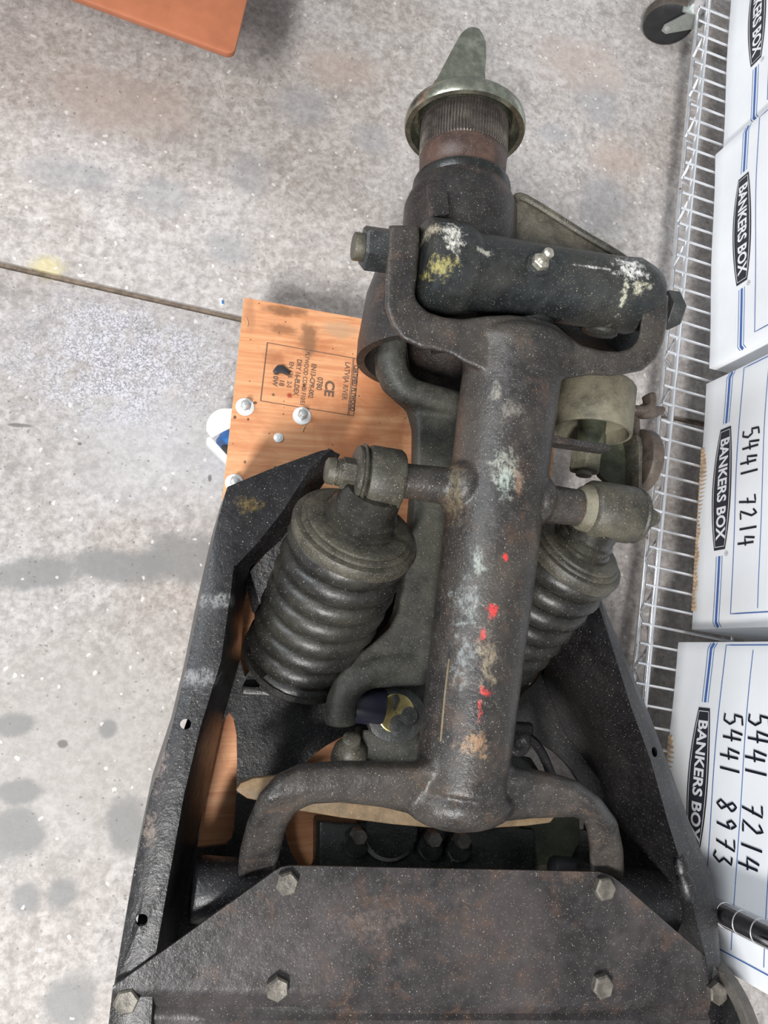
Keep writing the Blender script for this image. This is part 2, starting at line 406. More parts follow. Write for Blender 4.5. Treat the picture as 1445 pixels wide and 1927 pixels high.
edge = plain('plywood_edge', (0.72, 0.46, 0.22), 0.7, var=0.25, scale=80)
b = MB(); q = [BL, BR, TR, TL]
b.prism([p+Vector((0, 0, -0.0012)) for p in q], (0, 0, 0.0012)); board = b.build('board', ply_mat(), dolly)
b = MB(); b.prism([p+Vector((0, 0, -0.018)) for p in q], (0, 0, 0.0168)); b.build('ply_core', edge, board)
tag(board, 'plywood board with a printed quality stamp')
# printed stamp (flat ink on the board)
INK = plain('stamp_ink', (0.13, 0.075, 0.05), 0.7)
s0 = P(503, 645, ZP); s1 = P(675, 676, ZP); s2 = P(494, 755, ZP)
sx = (s1-s0); sL = sx.length; sx = sx.normalized(); sy = (s2-s0); sH = sy.length; sy = (sy-sx*sy.dot(sx)).normalized()
b = MB()
def sp(a, q): return s0+sx*a+sy*q+Vector((0, 0, 0.0004))
ribbon(b, [(0, 0), (sL, 0)], 0.0012, sp); ribbon(b, [(0, sH), (sL, sH)], 0.0012, sp); ribbon(b, [(0, 0), (0, sH)], 0.0018, sp)
for k in (0.935, 0.948, 1.0): ribbon(b, [(sL*k, 0), (sL*k, sH)], 0.001, sp)
def stxt(t, size, a, q, off=0.0, sxx=1.0):                # rows run downwards in the photo, tops of the letters to the right
    vs, fs = text_faces(t, size, off, 0, sxx)
    add_flat(b, vs, fs, lambda x, y: sp(a+y, q+x))
stxt('CE', 0.021, sL*0.705, sH*0.60, 0.0008, 1.05)
stxt('0780', 0.013, sL*0.595, sH*0.545, 0.0003, 0.85)
stxt('EN13-CPR-002', 0.011, sL*0.515, sH*0.52, 0.0003, 0.85)
stxt('PLYWOOD COMBI F10/E1', 0.010, sL*0.435, sH*0.50, 0.0002, 0.80)
stxt('DRY 16-ELDEX', 0.011, sL*0.355, sH*0.50, 0.0003, 0.85)
stxt('EN 636  2-S', 0.010, sL*0.275, sH*0.48, 0.0002, 0.9)
stxt('18', 0.011, sL*0.195, sH*0.64, 0.0003); stxt('10W', 0.011, sL*0.125, sH*0.60, 0.0003)
stxt('LATVIJA RIVER', 0.012, sL*0.88, sH*0.42, 0.0002, 0.85)
stxt('CERTIFIED PLYWOOD', 0.011, sL*0.975, sH*0.52, 0.0006, 0.72)
b.build('printed_stamp', INK, board)
WHITE_ZINC = plain('bright_zinc', (0.86, 0.88, 0.88), 0.35, 0.25, var=0.05)
def stud(px, py):
    p = P(px, py, ZP); k = M(1, p)
    w = MB(); w.lathe(p, p+Vector((0, 0, 1)), [(0, 17*k), (0.0015, 17.5*k), (0.0028, 16*k), (0.0034, 9*k)], 28); w = w.build('washer', WHITE_ZINC, dolly)
    s = MB(); s.hexn(p+Vector((0, 0, 0.003)), p+Vector((0, 0, 0.010)), 10*k, 0.3); s.cyl(p+Vector((0, 0, 0.009)), p+Vector((0, 0, 0.020)), 6.5*k, bev=0.001, n=16)
    s.build('stud_and_nut', ZINC, w)
for q in ((461, 766), (568, 783), (441, 909)): stud(*q)
p = P(524, 824, ZP); k = M(1, p)
w = MB(); w.lathe(p, p+Vector((0, 0, 1)), [(0, 9.5*k), (0.0015, 9*k), (0.003, 5*k), (0.0034, 2*k), (0.0026, 1.6*k)], 20); w.build('screw', WHITE_ZINC, dolly)
# caster sticking out on the left
BLUE = plain('blue_tyre', (0.03, 0.16, 0.46), 0.5)
def caster(p, th, first=True):
    d = Vector((math.cos(th), math.sin(th), 0)); n_ = Vector((-d.y, d.x, 0))
    g = empty('caster', p); g.parent = dolly; g.location = p-ORG['plywood_dolly']; ORG[g.name] = Vector(p)
    hub = p+Vector((0, 0, 0.062))
    w = MB(); w.cyl(hub-n_*0.014, hub+n_*0.014, 0.050, bev=0.004); w.build('wheel_core', BLACK_RUB, g)
    w = MB(); w.lathe(hub-n_*0.012, hub+n_, [(0, 0.048), (0.001, 0.059), (0.004, 0.062), (0.020, 0.062), (0.023, 0.059), (0.024, 0.048)], 36); w.build('tyre', BLUE, g)
    f = MB()
    for sg in (-1, 1):
        o = hub+n_*sg*0.020
        f.prism([o-d*0.014+Vector((0, 0, -0.012)), o+d*0.014+Vector((0, 0, -0.012)), o+d*0.030+Vector((0, 0, 0.078)), o-d*0.040+Vector((0, 0, 0.078))], n_*sg*0.003)
    f.box(hub+Vector((0, 0, 0.079))-d*0.005, 0.070, 0.046, 0.003, d, n_)
    f.cyl(hub+Vector((0, 0, 0.079)), hub+Vector((0, 0, 0.0995)), 0.024)
    f.build('fork', WHITE_ZINC, g)
    return g, hub, d, n_
pc = P(464, 874, 0.0)
g, hub, d, n_ = caster(Vector((pc.x, pc.y, 0)), math.radians(150))
# broad bright brake pedal with an upturned side plate
zb = 0.118
b = MB(); arc = [(420, 812), (398, 824)]+[(423-35*math.cos(t), 805-37*math.sin(t)) for t in [math.radians(a) for a in range(-8, 101, 12)]]+[(445, 768), (445, 800)]
b.prism([P(x, y, zb)+Vector((0, 0, -0.003)) for x, y in arc], (0, 0, 0.003)); b.build('brake_pedal', WHITE_ZINC, g, bevel=0.001)
b = MB(); qa = [(389, 825), (393, 821), (400, 826), (436, 866), (446, 874), (441, 878), (428, 868), (391, 831)]
b.prism([P(x, y, zb)+Vector((0, 0, -0.034)) for x, y in qa], (0, 0, 0.034)); b.build('pedal_side_plate', WHITE_ZINC, g, bevel=0.0008)
for (px, py) in ((480, 640), (1010, 740), (990, 1600), (430, 1600)):
    pp = P(px, py, 0); tt = (dolly.location-pp); gg = caster(Vector((pp.x, pp.y, 0)), random.uniform(0, 6.28)) if (px, py) != (480, 640) else None
# things lying about
b = MB(); zs = [(512, 700), (520, 690), (532, 689), (538, 694), (546, 704), (541, 708), (530, 703), (518, 705)]
b.prism([P(x, y, ZP+0.0006) for x, y in zs], (0, 0, 0.007))
o = b.build('plastic_scrap', plain('black_plastic', (0.03, 0.03, 0.034), 0.35), bevel=0.002); tag(o, 'small black plastic scrap lying on the stamped plywood', 'scrap')
b = MB(); b.prism([P(x, y, 0.0012) for x, y in ((412, 562), (419, 560), (421, 573), (415, 575))], (0, 0, 0.0006))
o = b.build('paper_scrap', plain('scrap_white', (0.85, 0.86, 0.88), 0.6)); tag(o, 'tiny blue and white paper scrap on the concrete near the joint', 'scrap')
q = MB(); q.prism([P(x, y, 0.0020) for x, y in ((417, 564), (420, 565), (421, 572), (417, 572))], (0, 0, 0.0003)); q.build('blue_print', BLUE, o, origin=Vector())
def straw(pts, z, wd, label):
    b = MB(); b.sweep([P(x, y, z) for x, y in pts], wd, 6, sub=3)
    tag(b.build('straw', plain('straw_yellow', (0.55, 0.40, 0.20), 0.7)), label, 'straw', None)
straw(((462, 598), (466, 606), (465, 614)), ZP+0.0012, 0.0008, 'short curved straw at the upper left plywood corner')
straw(((574, 801), (571, 806), (569, 812)), ZP+0.0012, 0.0008, 'short straw on the plywood just below the second zinc bolt')

# ================================================================== WIRE SHELVING
ZS = 0.155
ra, rb = P(1336, 0, ZS), P(1225, 1220, ZS)
fx = (rb-ra).normalized(); fx.z = 0; fx.normalize(); fy = Vector((-fx.y, fx.x, 0))
ra0 = P(1363, -190, ZS); post_n = P(1186, 1643, ZS)
O = Vector((post_n.x, post_n.y, 0))
RL = -((P(1243, 33, 0.054)-O).dot(fx))                          # rack length away from the near post (towards -fx)
RD = 0.50
rack = empty('wire_shelving_rack', O, 'chrome wire shelving rack carrying the white storage boxes', 'shelf', rot=math.atan2(fx.y, fx.x))
CHROME = plain('chrome_wire', (0.83, 0.84, 0.86), 0.22, 0.85, var=0.06, scale=30)
def rust_chrome():
    m, nt, b, co = new_mat('spotted_chrome')
    r = ramp(nt, noise(nt, co, 30, 4, 0.7), 0.66, 0.71)
    c = mixc(nt, r, (0.80, 0.81, 0.83), (0.30, 0.14, 0.05)); nt.links.new(c, b.inputs['Base Color'])
    b.inputs['Metallic'].default_value = 0.8; b.inputs['Roughness'].default_value = 0.25; return m
SPOT = rust_chrome()
def loc(a, q, z): return Vector((a, q, z))       # rack space: a along the rail (down the image), q into the rack
b = MB(); b.cyl(loc(0.0, 0, ZS-0.004), loc(-RL, 0, ZS-0.004), 0.0058, n=14); b.build('front_rail', CHROME, rack, local=True)
b = MB(); b.cyl(loc(0.0, 0, ZS-0.042), loc(-RL, 0, ZS-0.042), 0.0044, n=12); b.build('lower_rail', SPOT, rack, local=True)
b = MB(); b.cyl(loc(0.0, RD, ZS-0.004), loc(-RL, RD, ZS-0.004), 0.0042, n=12); b.cyl(loc(0.0, RD, ZS-0.042), loc(-RL, RD, ZS-0.042), 0.0034, n=12); b.build('rear_rail', CHROME, rack, local=True)
for q in (0.0, RD):
    b = MB(); pts = []; pt = 0.100; x = -0.03
    while x > -RL+0.05:
        pts += [loc(x, q+0.0, ZS-0.038), loc(x-0.010, q, ZS-0.038), loc(x-0.040, q+0.002, ZS-0.012), loc(x-pt+0.030, q+0.002, ZS-0.012)]
        x -= pt
    b.sweep(pts, 0.0032, 8, up=Vector((0, 1, 0)), sub=2); b.build('truss_wire', SPOT, rack, local=True)
for a in (0.0, -RL):
    b = MB(); b.cyl(loc(a, 0, ZS-0.004), loc(a, RD, ZS-0.004), 0.0042, n=12); b.cyl(loc(a, 0, ZS-0.042), loc(a, RD, ZS-0.042), 0.0034, n=12); b.build('end_rail', CHROME, rack, local=True)
for q in (0.17, 0.31):
    b = MB(); b.cyl(loc(0, q, ZS-0.0075), loc(-RL, q, ZS-0.0075), 0.003, n=8); b.build('support_rod', CHROME, rack, local=True)
wm = MB(); wm.sweep([loc(0, 0.0, ZS-0.012), loc(0, 0.002, ZS-0.002), loc(0, 0.012, ZS), loc(0, RD-0.012, ZS), loc(0, RD-0.002, ZS-0.002), loc(0, RD, ZS-0.012)], 0.0026, 6, up=Vector((1, 0, 0)), sub=2)
w0 = wm.build('shelf_wire', CHROME, rack, local=True); x = -0.03; i = 0
while x > -RL+0.02:
    o = w0 if i == 0 else w0.copy()
    if i: COL.objects.link(o)
    o.parent = rack; o.location = (x, 0, 0); x -= 0.0345; i += 1
# posts with grooves and casters
DARK_CHROME = plain('post_chrome', (0.50, 0.50, 0.52), 0.12, 1.0)
FORK = plain('zinc_fork', (0.42, 0.45, 0.42), 0.42, 0.7, var=0.15)
def post(a, q, h, turn):
    b = MB(); b.cyl(loc(a, q, 0.108), loc(a, q, h), 0.0165, n=28); p_ = b.build('post', DARK_CHROME, rack, local=True)
    if q < 0.1:
        z = 0.185
        while z < h:
            g_ = MB(); g_.lathe(loc(a, q, z), loc(a, q, z+1), [(0, 0.0165), (0.0004, 0.0172), (0.0016, 0.0172), (0.002, 0.0165)], 28)
            g_.build('groove_ring', CHROME, p_, local=True); z += 0.034
    c = MB(); c.lathe(loc(a, q, ZS-0.048), loc(a, q, ZS+1), [(0, 0.020), (0.004, 0.0225), (0.044, 0.0205), (0.048, 0.018)], 28); c.build('shelf_collar', CHROME, rack, local=True)
    d = Vector((math.cos(turn), math.sin(turn), 0)); n_ = Vector((-d.y, d.x, 0)); hb = loc(a, q, 0.054)+d*0.032
    w = MB(); w.lathe(hb-n_*0.017, hb+n_, [(0, 0.030), (0.0005, 0.047), (0.005, 0.0535), (0.010, 0.054), (0.024, 0.054), (0.029, 0.0535), (0.0335, 0.047), (0.034, 0.030)], 44); w = w.build('caster_wheel', BLACK_RUB, rack, local=True)
    t_ = MB(); t_.lathe(hb-n_*0.012, hb+n_, [(0, 0.0538), (0.002, 0.0552), (0.022, 0.0552), (0.024, 0.0538)], 44); t_.build('tread', plain('dusty_tread', (0.075, 0.060, 0.048), 0.7, var=0.3) if not bpy.data.materials.get('dusty_tread') else bpy.data.materials['dusty_tread'], w, local=True)
    h_ = MB(); h_.cyl(hb-n_*0.024, hb+n_*0.024, 0.0075, n=16, bev=0.002); h_.build('axle', ZINC, w, local=True)
    f = MB(); up = Vector((0, 0, 1))
    for sg in (-1, 1):
        o = hb+n_*sg*0.0205
        f.prism([o-up*0.013-d*0.004, o-up*0.010+d*0.009, o+up*0.004+d*0.012, o-d*0.014+up*0.052, o-d*0.062+up*0.052, o-d*0.060+up*0.034], n_*sg*0.003)
    top = loc(a, q, 0.106)
    f.box(top, 0.062, 0.047, 0.004, d, n_); f.cyl(top-Vector((0, 0, 0.006)), top+Vector((0, 0, 0.010)), 0.018)
    f.build('caster_fork', FORK, rack, local=True)
post(0.0, 0.022, 0.85, 1.0); post(-RL, 0.0, 0.85, math.radians(-92)); post(0.0, RD, 0.85, 0.4); post(-RL, RD, 0.85, 2.0)

# ================================================================== STORAGE BOXES
def card_mat():
    m, nt, b, co = new_mat('white_card')
    n1 = noise(nt, co, 7, 4, 0.6); n2 = noise(nt, scaled(nt, co, (3, 3, 60)), 2.0, 3, 0.6)
    c = mixc(nt, ramp(nt, n1, 0.35, 0.75), (0.86, 0.88, 0.91), (0.92, 0.935, 0.95))
    c = mixc(nt, math_n(nt, 'MULTIPLY', ramp(nt, noise(nt, co, 26, 5, 0.7), 0.66, 0.76), 0.35), c, (0.48, 0.38, 0.30))
    c = mixc(nt, math_n(nt, 'MULTIPLY', ramp(nt, n2, 0.6, 0.75), 0.15), c, (0.62, 0.63, 0.66))
    nt.links.new(c, b.inputs['Base Color']); b.inputs['Roughness'].default_value = 0.6; return m
CARD = card_mat(); KRAFT = plain('kraft_board', (0.47, 0.34, 0.225), 0.8, var=0.3, scale=60)
P_BLUE = plain('print_blue', (0.05, 0.14, 0.42), 0.55); P_BLACK = plain('print_black', (0.022, 0.022, 0.034), 0.5)
P_WHITE = plain('print_white', (0.84, 0.85, 0.88), 0.55); MARKER = plain('black_marker', (0.012, 0.012, 0.022), 0.4)
DIG = {'5': [[(0.85, 1.0), (0.25, 0.95), (0.15, 0.55), (0.6, 0.6), (0.85, 0.35), (0.6, 0.02), (0.1, 0.05)]],
       '4': [[(0.30, 1.0), (0.10, 0.42), (0.90, 0.48)], [(0.68, 0.95), (0.62, 0.0)]],
       '1': [[(0.5, 1.0), (0.45, 0.0)]],
       '8': [[(0.75, 0.85), (0.45, 1.0), (0.22, 0.8), (0.5, 0.52), (0.8, 0.25), (0.5, 0.0), (0.2, 0.2), (0.5, 0.52), (0.78, 0.75), (0.75, 0.85)]],
       '9': [[(0.75, 0.75), (0.45, 1.0), (0.2, 0.75), (0.42, 0.52), (0.75, 0.72), (0.68, 0.35), (0.6, 0.0)]],
       '7': [[(0.12, 0.92), (0.85, 0.98), (0.5, 0.0)], [(0.3, 0.5), (0.82, 0.55)]],
       '3': [[(0.2, 0.95), (0.7, 0.95), (0.45, 0.55), (0.8, 0.32), (0.5, 0.0), (0.12, 0.12)]],
       '2': [[(0.15, 0.8), (0.55, 1.0), (0.72, 0.72), (0.15, 0.05), (0.9, 0.08)]]}
def banker_box(p_top, p_bot, label, hand=(), torn=None, len_add=0.0, dv=0.0, zoff=0.0016):
    A = P(p_top[0], p_top[1], ZS+zoff+0.002); B = P(p_bot[0], p_bot[1], ZS+zoff+0.002)
    ex = (B-A); L = ex.length+len_add; ex.z = 0; ex.normalize(); ey = Vector((-ex.y, ex.x, 0)); z0 = A.z; K = L/0.4235; BH = 0.30*K; BDP = 0.34*K
    t = empty('storage_box', Vector((A.x, A.y, z0)), label, 'box', 'white storage boxes on the wire shelf', rot=math.atan2(ex.y, ex.x))
    b = MB(); bx = 0.0; nx, nz = 22, 12
    grid = []
    for j in range(nz+1):                          # slightly bulging front
        row = []
        for i in range(nx+1):
            u, v = i/nx, j/nz
            y = -0.004*math.sin(math.pi*u)*math.sin(math.pi*min(1, v*0.9+0.05))+0.0012*math.sin(9*u+5*v)
            row.append(b.bm.verts.new((L*u, y, BH*v)))
        grid.append(row)
    for j in range(nz):
        for i in range(nx): b.bm.faces.new((grid[j][i], grid[j][i+1], grid[j+1][i+1], grid[j+1][i]))
    bk = [b.bm.verts.new(q) for q in ((0, BDP, 0), (L, BDP, 0), (L, BDP, BH), (0, BDP, BH))]
    b.bm.faces.new((bk[1], bk[0], bk[3], bk[2]))
    b.bm.faces.new([r[0] for r in reversed(grid)][::-1]+[bk[3], bk[0]]); b.bm.faces.new([r[nx] for r in grid][::-1]+[bk[1], bk[2]])
    b.bm.faces.new(grid[0][::-1]+[bk[0], bk[1]]); b.bm.faces.new(grid[nz]+[bk[2], bk[3]])
    b.build('carton', CARD, t, local=True, bevel=0.002)
    def fy_(u, v): return -0.004*math.sin(math.pi*u/L)*math.sin(math.pi*min(1, v/BH*0.9+0.05))+0.0012*math.sin(9*u/L+5*v/BH)
    def fc(k): return lambda u, v: Vector((u, fy_(u, v)-k, v))
    c = 0.199*K; zt = (0.081+dv)*K                            # stripe line height and centre
    def dense(pts, n=14):
        o = []
        for (a, q) in zip(pts[:-1], pts[1:]):
            for k in range(n): o.append((a[0]+(q[0]-a[0])*k/n, a[1]+(q[1]-a[1])*k/n))
        return o+[pts[-1]]
    lh, lw = 0.101*K, 0.0178*K                         # half length / half height of the emblem
    for (ua, ub, ue) in ((c-lh-0.008*K, 0.010*K, 0.002*K), (c+lh+0.010*K, L-0.010*K, L-0.002*K)):
        s = MB()
        for dz, w in ((0, 0.0050), (0.0068, 0.0013), (-0.0068, 0.0013)):
            ribbon(s, dense([(ua, zt+dz*K), (ub, zt+dz*K), (ue, zt+(dz+0.006)*K)]), w*K, fc(0.0006))
        tag(s.build('blue_stripe', P_BLUE, t, local=True), kind='stuff')
    va, vb, u0_, u1_ = (0.1135+dv)*K, (0.170+dv)*K, 0.005*K, 0.402*K
    for nm, pts, w in (('panel_outline', [(u0_, 0.29*K), (u0_, va), (u1_, va), (u1_, 0.29*K)], 0.0016), ('panel_rule', [(0.012*K, vb), (0.396*K, vb)], 0.0013), ('panel_rule', [(0.012*K, vb+0.056*K), (0.396*K, vb+0.056*K)], 0.0013)):
        s = MB(); ribbon(s, dense(pts), w*K, fc(0.0006)); s.build(nm, P_BLUE, t, local=True)
    def emblem(hl, hh):                            # barrel outline: bulging long sides
        top = [(-hl+2*hl*k/12, hh*(0.72+0.55*(1-((k-6)/6)**2))) for k in range(13)]
        return [(c+x, zt+y) for x, y in top]+[(c-x, zt-y) for x, y in top]
    def fill(pts, k, m, n_):
        s = MB(); n = len(pts)//2
        a_ = [s.bm.verts.new(fc(k)(*p)) for p in pts[:n]]; b_ = [s.bm.verts.new(fc(k)(*p)) for p in reversed(pts[n:])]
        for i in range(n-1): s.bm.faces.new((a_[i], a_[i+1], b_[i+1], b_[i]))
        return s.build(n_, m, t, local=True)
    fill(emblem(lh, lw), 0.0007, P_BLACK, 'emblem')
    s = MB(); ribbon(s, [p for p in emblem(lh-0.0050*K, lw-0.0028*K)], 0.0012*K, fc(0.0010), closed=True)
    vs, fs = text_faces('BANKERS BOX', 0.0290*K, 0.0009, 0.0, 1.0, 1.0)
    wd = max(v[0] for v in vs)-min(v[0] for v in vs); k = (2*lh-0.034*K)/wd
    add_flat(s, [(x*k, y) for x, y in vs], fs, lambda x, y: fc(0.0010)(c+x, zt+y))
    s.build('emblem_lettering', P_WHITE, t, local=True)
    s = MB(); vs, fs = text_faces('R', 0.0055); add_flat(s, vs, fs, lambda x, y: fc(0.0007)(c+lh+0.008, zt+0.018) + Vector((x, 0, y)))
    ribbon(s, [(c+lh+0.008+0.0042*math.cos(a), zt+0.018+0.0042*math.sin(a)) for a in [i*math.pi/6 for i in range(12)]], 0.0005, fc(0.0007), closed=True)
    s.build('registered_mark', P_BLACK, t, local=True)
    for (txt, u0, u1, v0, v1) in hand:
        wd = (u1-u0)*K/len(txt)
        for i, ch in enumerate(txt):
            if ch == ' ': continue
            s = MB()
            for st in DIG[ch]:
                pts = [(u0*K+wd*(i+0.10+0.80*x)+0.0015*math.sin(i*3.7), ((v0+dv)+(v1-v0)*y)*K+0.002*math.sin(i*2.1+u0)) for x, y in st]
                ribbon(s, dense(pts, 3), 0.0034*K, fc(0.0009))
            s.build('handwritten_digit', MARKER, t, local=True)
    if torn:
        s = MB(); u0, u1, hmax, nr = torn
        k = int((u1-u0)/0.0075)
        for i in range(k):
            ua = u0+(u1-u0)*i/k; ub = u0+(u1-u0)*(i+1)/k
            h = hmax*(0.35+0.65*math.sin(math.pi*min(1, (i+0.5)/k*nr)) if i/k*nr < 1 else 0.45+0.12*math.sin(i))
            s.loft([[Vector((ua, -0.0012, 0.0006)), Vector(((ua+ub)/2, -0.0026, 0.0006)), Vector((ub, -0.0012, 0.0006))],
                    [Vector((ua, -0.0012, h)), Vector(((ua+ub)/2, -0.0024, h*0.97)), Vector((ub, -0.0012, h*0.98))]])
        o = s.build('torn_corrugated_edge', KRAFT, t, local=True); tag(o, 'torn brown corrugated edge')
    return t
banker_box((1378, -72), (1359, 285), 'white storage box cut by the top edge of the photo, nearest the rack caster')
banker_box((1345, 291), (1333, 694), 'clean white storage box with nothing handwritten on it, second from the top of the photo')
banker_box((1328, 722), (1300, 1185), 'white storage box with one handwritten number and a long torn brown edge',
           [('5441 7214', 0.113, 0.306, 0.124, 0.160)], (0.13, 0.435, 0.022, 2.2), dv=-0.021)
banker_box((1275, 1208), (1226, 1745), 'white storage box with two handwritten numbers behind the chrome post',
           [('5441 8973', 0.098, 0.305, 0.126, 0.164), ('5441 7214', 0.095, 0.300, 0.174, 0.212)], (0.16, 0.27, 0.026, 1.0))
# ================================================================== SUSPENSION UNIT (heights below are measured from 50 mm above the floor)
P0 = P; LIFT = 0.05
def P(x, y, z): return P0(x, y, z+LIFT)
u0 = P0(800, 1330, ZP)
U0 = Vector((u0.x, u0.y, ZP))
unit = empty('suspension_unit', U0, 'greasy black vehicle suspension unit with coil springs and hub, lying on the plywood dolly', 'machine part')
def rel(px, py, z): return P(px, py, z)-U0
def rr(px, z=0.42): return px*(CAM_H-z-LIFT)/F_PX*1.04
DUST = (0.175, 0.155, 0.115)
FRAME = iron('black_frame', (0.011, 0.0105, 0.012), (0.036, 0.033, 0.031), 0.45, 8, 0.36, speck=0.08, bump=0.35,
             patches=[(rel(425, 1130, .33), (.055, .012, .06), (0.30, 0.30, 0.30), 0.9, 0.65), (rel(375, 1275, .33), (.045, .014, .06), (0.28, 0.28, 0.29), 0.9, 0.65),
                      (rel(300, 1440, .33), (.010, .035, .05), (0.20, 0.15, 0.14), 1.4, 0.8), (rel(282, 1560, .33), (.010, .022, .05), (0.22, 0.17, 0.14), 1.4, 0.8),
                      (rel(470, 950, .33), (.022, .012, .05), (0.14, 0.095, 0.03), 1.4, 0.8)])
COVER = iron('cover_sheet', (0.026, 0.023, 0.024), (0.070, 0.060, 0.058), 0.75, 7, 0.32, speck=0.10, bump=0.22,
             rust=(0.10, 0.060, 0.040), rust_amt=0.5, patches=[(rel(700, 1740, .34), (.05, .02, .05), (0.16, 0.12, 0.10), 1.6, 0.5), (rel(1080, 1650, .34), (.03, .015, .05), (0.13, 0.085, 0.06), 1.4, 0.6)])
t_ = [(rel(950, 880, .475), (.021, .035, .05), (0.34, 0.35, 0.30), 1.1, 0.85), (rel(955, 905, .475), (.016, .02, .05), (0.30, 0.36, 0.33), 1.1, 0.7),
      (rel(935, 735, .475), (.008, .018, .05), (0.27, 0.25, 0.21), 1.2, 0.7), (rel(962, 770, .475), (.016, .013, .05), (0.24, 0.22, 0.19), 1.2, 0.6),
      (rel(905, 1050, .47), (.009, .022, .05), (0.33, 0.37, 0.33), 1.3, 0.8), (rel(885, 1130, .47), (.018, .030, .05), (0.30, 0.33, 0.32), 1.5, 0.6),
      (rel(880, 1240, .47), (.016, .040, .05), (0.27, 0.29, 0.29), 1.6, 0.6), (rel(920, 1240, .47), (.012, .045, .05), (0.27, 0.22, 0.15), 1.4, 0.7),
      (rel(898, 1405, .47), (.022, .018, .05), (0.33, 0.20, 0.11), 1.4, 0.85), (rel(975, 905, .475), (.010, .022, .05), (0.25, 0.15, 0.10), 1.3, 0.7),
      (rel(928, 1150, .47), (.010, .010, .05), (0.75, 0.03, 0.03), 1.5, 0.95), (rel(950, 1050, .47), (.004, .006, .05), (0.70, 0.04, 0.04), 1.2, 0.95),
      (rel(913, 1195, .47), (.005, .010, .05), (0.65, 0.04, 0.04), 1.5, 0.9), (rel(918, 1305, .47), (.008, .008, .05), (0.75, 0.04, 0.04), 1.5, 0.95),
      (rel(907, 1330, .47), (.004, .016, .05), (0.60, 0.06, 0.05), 1.5, 0.8), (rel(860, 920, .45), (.010, .05, .06), (0.20, 0.165, 0.10), 1.3, 0.6)]
ARM = iron('upper_arm_iron', (0.030, 0.027, 0.026), (0.078, 0.067, 0.056), 0.65, 9, 0.36, speck=0.13, bump=0.4, rust=(0.12, 0.070, 0.045), rust_amt=0.4, patches=t_)
LOWER = iron('lower_arm_iron', (0.036, 0.036, 0.031), (0.078, 0.075, 0.056), 0.8, 10, 0.6, speck=0.09, bump=0.3)
OLIVE = iron('dusty_olive_iron', (0.045, 0.041, 0.032), (0.108, 0.097, 0.068), 0.75, 18, 0.5, speck=0.16, bump=0.3)
BUSHM = iron('dusty_bush', (0.125, 0.115, 0.080), (0.23, 0.205, 0.145), 0.8, 16, 0.65, speck=0.16, bump=0.3)
SPRING = iron('dusty_spring', (0.017, 0.0165, 0.015), (0.050, 0.046, 0.035), 0.6, 14, 0.40, speck=0.06, bump=0.25)
KNUCKLE = iron('knuckle_paint', (0.020, 0.023, 0.024), (0.058, 0.055, 0.046), 0.55, 14, 0.40, speck=0.09, bump=0.25,
               patches=[(rel(845, 450, .47), (.016, .026, .06), (0.75, 0.73, 0.66), 1.6, 0.9), (rel(828, 505, .47), (.020, .015, .06), (0.42, 0.37, 0.13), 1.8, 0.75),
                        (rel(815, 432, .47), (.012, .010, .06), (0.45, 0.40, 0.30), 1.7, 0.8), (rel(1185, 508, .47), (.026, .026, .06), (0.78, 0.77, 0.74), 1.4, 0.95),
                        (rel(1168, 555, .46), (.006, .032, .06), (0.55, 0.54, 0.42), 1.5, 0.85), (rel(1200, 540, .47), (.016, .012, .06), (0.60, 0.58, 0.44), 1.6, 0.8),
                        (rel(910, 480, .47), (.02, .005, .05), (0.55, 0.53, 0.46), 1.7, 0.7), (rel(1110, 505, .47), (.03, .0028, .05), (0.66, 0.65, 0.62), 1.1, 0.8)])
HUBM = iron('hub_iron', (0.022, 0.020, 0.020), (0.065, 0.051, 0.042), 0.6, 12, 0.40, speck=0.10, bump=0.3, rust=(0.13, 0.075, 0.05), rust_amt=0.4)
RUST = iron('rusty_journal', (0.060, 0.036, 0.029), (0.11, 0.066, 0.050), 0.7, 25, 0.42, speck=0.05, bump=0.15)
SPLINE = iron('worn_spline', (0.090, 0.078, 0.070), (0.155, 0.130, 0.112), 0.6, 30, 0.38, metal=0.4, speck=0.08, bump=0.2)
YOKE = iron('dark_yoke', (0.030, 0.033, 0.033), (0.085, 0.083, 0.076), 0.7, 14, 0.45, speck=0.10, bump=0.25)
BOLT = iron('steel_bolt', (0.125, 0.113, 0.095), (0.21, 0.19, 0.16), 0.6, 60, 0.45, metal=0.3, speck=0.08, bump=0.3)
RUSTPL = iron('rust_tan', (0.165, 0.11, 0.055), (0.22, 0.155, 0.09), 0.7, 14, 0.65, speck=0.06, bump=0.3, rust=(0.27, 0.12, 0.05), rust_amt=0.6)
CASE = iron('oily_casing', (0.012, 0.013, 0.013), (0.03, 0.03, 0.028), 0.6, 10, 0.28, speck=0.04, bump=0.2)
GREENC = iron('green_casting', (0.050, 0.058, 0.036), (0.12, 0.125, 0.075), 0.7, 12, 0.55, speck=0.08, bump=0.3)
BROWN = iron('brown_disc', (0.075, 0.058, 0.047), (0.13, 0.10, 0.075), 0.7, 18, 0.55, speck=0.06, bump=0.3)
CAPM = iron('olive_zinc', (0.43, 0.44, 0.36), (0.36, 0.37, 0.29), 0.5, 12, 0.27, metal=0.93, speck=0.0, bump=0.05, patches=[(rel(890, 90, .36), (.012, .016, .05), (0.30, 0.31, 0.26), 1.4, 0.5)])
BRASS = plain('worn_brass', (0.62, 0.50, 0.22), 0.35, 0.8, var=0.3, scale=70)
BLUEBLK = plain('blue_black_rubber', (0.018, 0.018, 0.032), 0.4)

